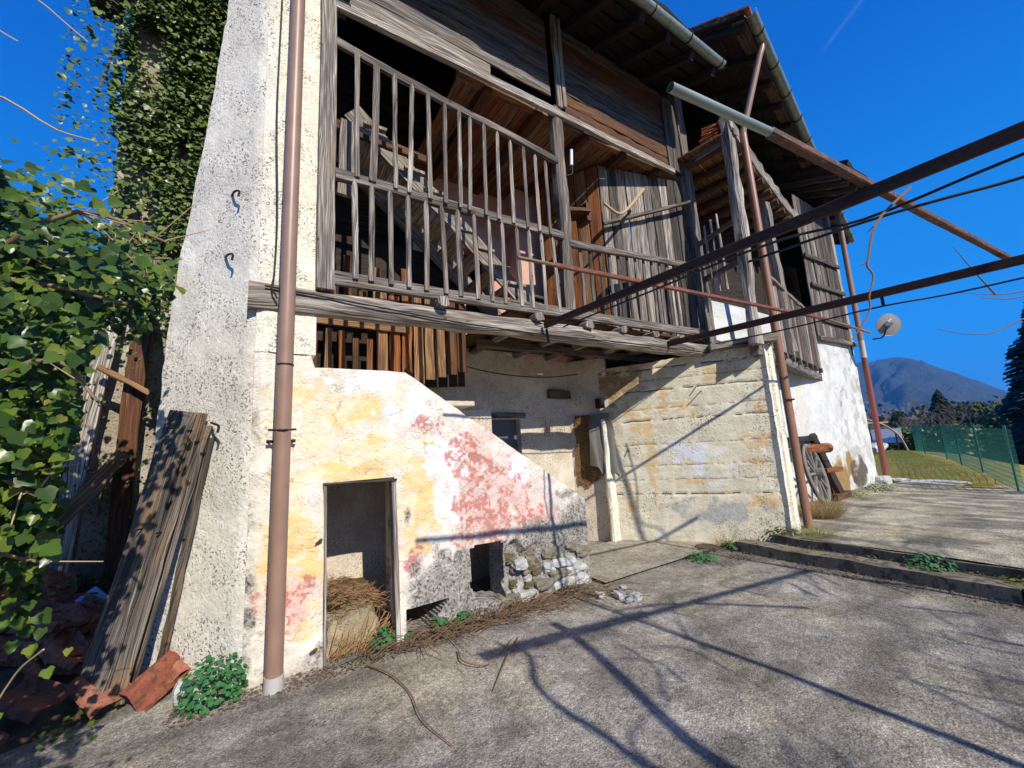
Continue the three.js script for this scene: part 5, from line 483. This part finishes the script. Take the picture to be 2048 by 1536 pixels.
// ---------------------------------------------------------------- fence, trees, mountain
{
  const f = thing('mesh_fence', 'green wire mesh fence on thin posts along the lawn', 'fence'); const line = (t) => { const P = [[11.6, 0.2, 2.35], [20.76, 0.3, -0.313], [24.05, 0.3, -1.56], [26.5, 0.3, -2.4]]; const c = [0, 0.6, 0.82, 1]; let k = 0; while (k < 2 && t > c[k + 1]) k++; const u = (t - c[k]) / (c[k + 1] - c[k]); return [0, 1, 2].map((i) => lerp(P[k][i], P[k + 1][i], u)); };
  for (const t of [0.03, 0.22, 0.41, 0.6, 0.82, 0.95]) { const p = line(t); mesh('post', bar([p[0], p[1] - 0.2, p[2]], [p[0] - 0.06, p[1] + 1.25, p[2] + 0.02], 0.035, 0.035, { rough: 0, bow: 0 }), M.fence, f); }
  const ws = []; for (let k = 0; k < 13; k++) for (let i = 0; i < 24; i++) { const a = line(i / 24), b = line((i + 1) / 24); ws.push(rod([[a[0], a[1] + 0.03 + k * 0.095, a[2]], [b[0], b[1] + 0.03 + k * 0.095, b[2]]], 0.005, 3, { cap: false })); } for (let i = 0; i < 200; i++) { const a = line(i / 200); ws.push(rod([[a[0], a[1], a[2]], [a[0], a[1] + 1.18, a[2]]], 0.0035, 3, { cap: false })); } mesh('wire_mesh', ws, M.fence, f).userData.kind = 'stuff';
  { const o = thing('bent_pole', 'bent pale pole leaning over the white board', 'pole'); mesh('stem', rod([[37.2, -0.4, -5.2], [36.8, 0.9, -5.5], [36.4, 1.7, -6.2], [36, 2.1, -7]], 0.06, 6), M.twigPale, o); const o2 = thing('pale_branch', 'pale fallen branch lying over the hedge behind the white board', 'branch'); mesh('stem', rod([[37, 1.75, -7.5], [38, 1.75, -6.2]], 0.06, 6), M.twigPale, o2); }
  const conifer = (h, r, n, mat, seed, pw = 0.8) => { const A = new Acc(); for (let i = 0; i < n; i++) { const t = Math.pow(rnd(), 0.8), y = h * (0.06 + 0.94 * t), a = rr(0, 6.3), R = r * Math.pow(1 - t, pw) * rr(0.5, 1.12) * (0.8 + 0.4 * n2(a * 1.2 + seed, y * 1.1)), L = Math.min(0.5, 0.18 + R * 0.25) * h / 8, x0 = Math.cos(a) * (R - L), z0 = Math.sin(a) * (R - L), x1 = Math.cos(a) * R, z1 = Math.sin(a) * R, s = L * 0.35, dy = -R * 0.25; const p = A.v(x0, y + dy + L * 0.3, z0, 0, 0), q = A.v(x1 - Math.sin(a) * s, y + dy + rr(-0.1, 0.1), z1 + Math.cos(a) * s, 1, 0), w = A.v(x1 + Math.sin(a) * s, y + dy - rr(0, 0.15), z1 - Math.cos(a) * s, 1, 1); A.t(p, q, w); const e = A.v(x1 * 1.06, y + dy - 0.08, z1 * 1.06, 1, 1); A.t(q, e, w); } return A.geo(); };
  const tree = (label, x, y, z, h, r, n, mat, pw = 0.8) => { const t = thing('conifer', label, 'conifer', [x, y, z]); mesh('crown', conifer(h, r, n, mat, x, pw), mat, t); mesh('trunk', rod([[0, -0.5, 0], [0, h * 0.9, 0]], [0.03 * h * 0.6, 0.01], 7), M.bark, t); };
  tree('tall dark spruce at the right edge beyond the fence', 34.5, -1, 1.6, 9.5, 2.6, 5200, M.needleBlue);
  const row = [[64, -1.9, -8.3, 7, 1.9, 'tall narrow dark conifer standing first in the row from left'], [66, -2, -6.9, 5.6, 2.1, 'broad conifer second in the row from left'], [62, -2, -5.2, 5.4, 2.3, 'broad olive conifer third in the row from left'], [58, -2, -3.6, 5.0, 2.3, 'broad olive conifer fourth in the row from left'], [50, -2, -2.2, 4.6, 2.2, 'low bushy conifer fifth in the row from left'], [44, -1.8, -0.9, 4.0, 2.0, 'low bushy conifer next to the tall spruce'], [60, -2.2, -11.0, 5.2, 1.7, 'small conifer left of the narrow dark one, by the hill foot']]; for (const [x, y, z, h, r, l] of row) tree(l, x, y, z, h, r, 3000, /olive|bushy/.test(l) ? M.needleOlive : M.needle, /olive|bushy/.test(l) ? 0.42 : 0.6);
  const bare = (label, x, y, z, h, mat) => { const t = thing('bare_tree', label, 'bare tree', [x, y, z]); const gs = []; const grow = (p, d, L, r, k) => { const q = [p[0] + d.x * L, p[1] + d.y * L, p[2] + d.z * L]; gs.push(rod([p, q], [r, r * 0.65], 4, { cap: false })); if (k) for (let i = 0; i < 3; i++) grow(q, d.clone().add(V(rr(-0.7, 0.7), rr(-0.25, 0.5), rr(-0.7, 0.7))).normalize(), L * rr(0.6, 0.85), r * 0.62, k - 1); }; grow([0, 0, 0], V(0, 1, 0), h * 0.28, h * 0.02, 5); mesh('branches', gs, mat, t); };
  bare('leafless grey tree in the row between the conifers', 60, -2, -7.6, 6, M.twigGrey); bare('leafless tree behind the white board by the house corner', 46, -2, -8.2, 5, M.twigGrey); bare('leafless tree at the hill foot left of the narrow conifer', 56, -2, -9.4, 5, M.twigGrey); bare('leafless brown tree right of the olive conifers', 48, -2, -4.6, 4.6, M.twigGrey);
  { const b = thing('bare_branch', 'thin bare branches reaching in from the right under the pergola bar', 'branch'); for (const p of [[[10.2, 3.6, 3.7], [9.44, 3.45, 3.06], [9.08, 3.42, 2.82], [8.6, 3.5, 2.5]], [[9.9, 3.5, 3.4], [9.3, 3.35, 2.95], [8.9, 3.38, 2.7]], [[10.2, 3.4, 3.7], [9.4, 3.02, 2.95], [9.05, 2.86, 2.72], [8.7, 2.86, 2.5], [8.35, 2.96, 2.28]], [[9.08, 3.42, 2.82], [8.75, 3.8, 2.7], [8.5, 4.15, 2.6]]]) mesh('stem', rod(p, [0.014, 0.004], 5), M.twigGrey, b); }
  { const h = scatter('hedge', smallL, M.leafDark, 9000, () => { const x = rr(39, 45), z = rr(-9.5, -2.6); return { p: V(x, -0.6 + rnd() * (1.9 - Math.abs(rr(-0.4, 0.4))), z), q: orient(V(rr(-1, 1), rr(0, 1), rr(-1, 1)), rr(0, 6)), s: rr(2.5, 6) }; }); tag(h, 'dark tangled hedge and brush beyond the lawn', 'hedge'); }
  { const w = scatter('far_wood', smallL, M.woodland, 9000, () => { const x = rr(85, 150), z = -x * 0.16 + rr(-16, 14), c = 2.6 + 3 * n2(x * 0.3 + 5, z * 0.5); return { p: V(x, -3 + rnd() * c * 1.6, z), q: orient(V(rr(-1, 1), rr(0, 1), rr(-1, 1)), rr(0, 6)), s: rr(8, 18) }; }); tag(w, 'brown leafless wood at the foot of the mountain', 'wood'); }
  { // the far mountain
    const A = new Acc(), prof = [[-60, 3.2], [-40, 4.6], [-28, 5.2], [-20, 6.0], [-15.3, 6.1], [-13.8, 6.35], [-12.7, 6.4], [-11, 5.4], [-9.5, 4.5], [-8, 3.4], [-6.4, 2.3], [-5.5, 1.5], [0, 0.8], [20, 0.6], [60, 0.5]], el = (az) => { let k = 0; while (k < prof.length - 2 && az > prof[k + 1][0]) k++; const u = clamp((az - prof[k][0]) / (prof[k + 1][0] - prof[k][0])); return lerp(prof[k][1], prof[k + 1][1], u * u * (3 - 2 * u) * 0.4 + u * 0.6); };
    const id = [], na = 260, nr = 46; for (let i = 0; i <= na; i++) { const az = lerp(-60, 60, i / na); id.push([]); for (let j = 0; j <= nr; j++) { const f = j / nr, R = lerp(900, 3400, f), H = Math.tan(el(az) * Math.PI / 180) * 3000, x = Math.cos(az * Math.PI / 180) * R, z = Math.sin(az * Math.PI / 180) * R, g = f < 0.8 ? sm(0, 0.8, f) : 1 - sm(0.8, 1, f) * 0.4, y = -20 + H * g + 20 * g + (fbm(az * 0.7 + 40, f * 9, 5) - 0.5) * 190 * Math.min(1, f * 2) * (1 - sm(0.5, 0.74, f) * 0.97) * H / 330 + (n2(az * 14, f * 60) - 0.5) * 7; id[i].push(A.v(x, y, z, i / 6, f * 12)); } } for (let i = 0; i < na; i++) for (let j = 0; j < nr; j++) A.q(id[i][j], id[i + 1][j], id[i + 1][j + 1], id[i][j + 1]);
    const mt = std({ map: tex(512, 512, (u, v) => { const n = fbm(u * 8, v * 8, 5, 8, 8), f = fbm(u * 50, v * 50, 3, 50, 50); return mc(mc([40, 56, 44], [84, 76, 62], n), [16, 30, 22], sm(0.46, 0.56, f)); }), roughness: 1, side: THREE.DoubleSide }); struct('mountain', A.geo(), mt);
  }
}
scene.fog = new THREE.FogExp2(new THREE.Color(0.11, 0.42, 1.0), 0.00023);
renderer.render(scene, camera);
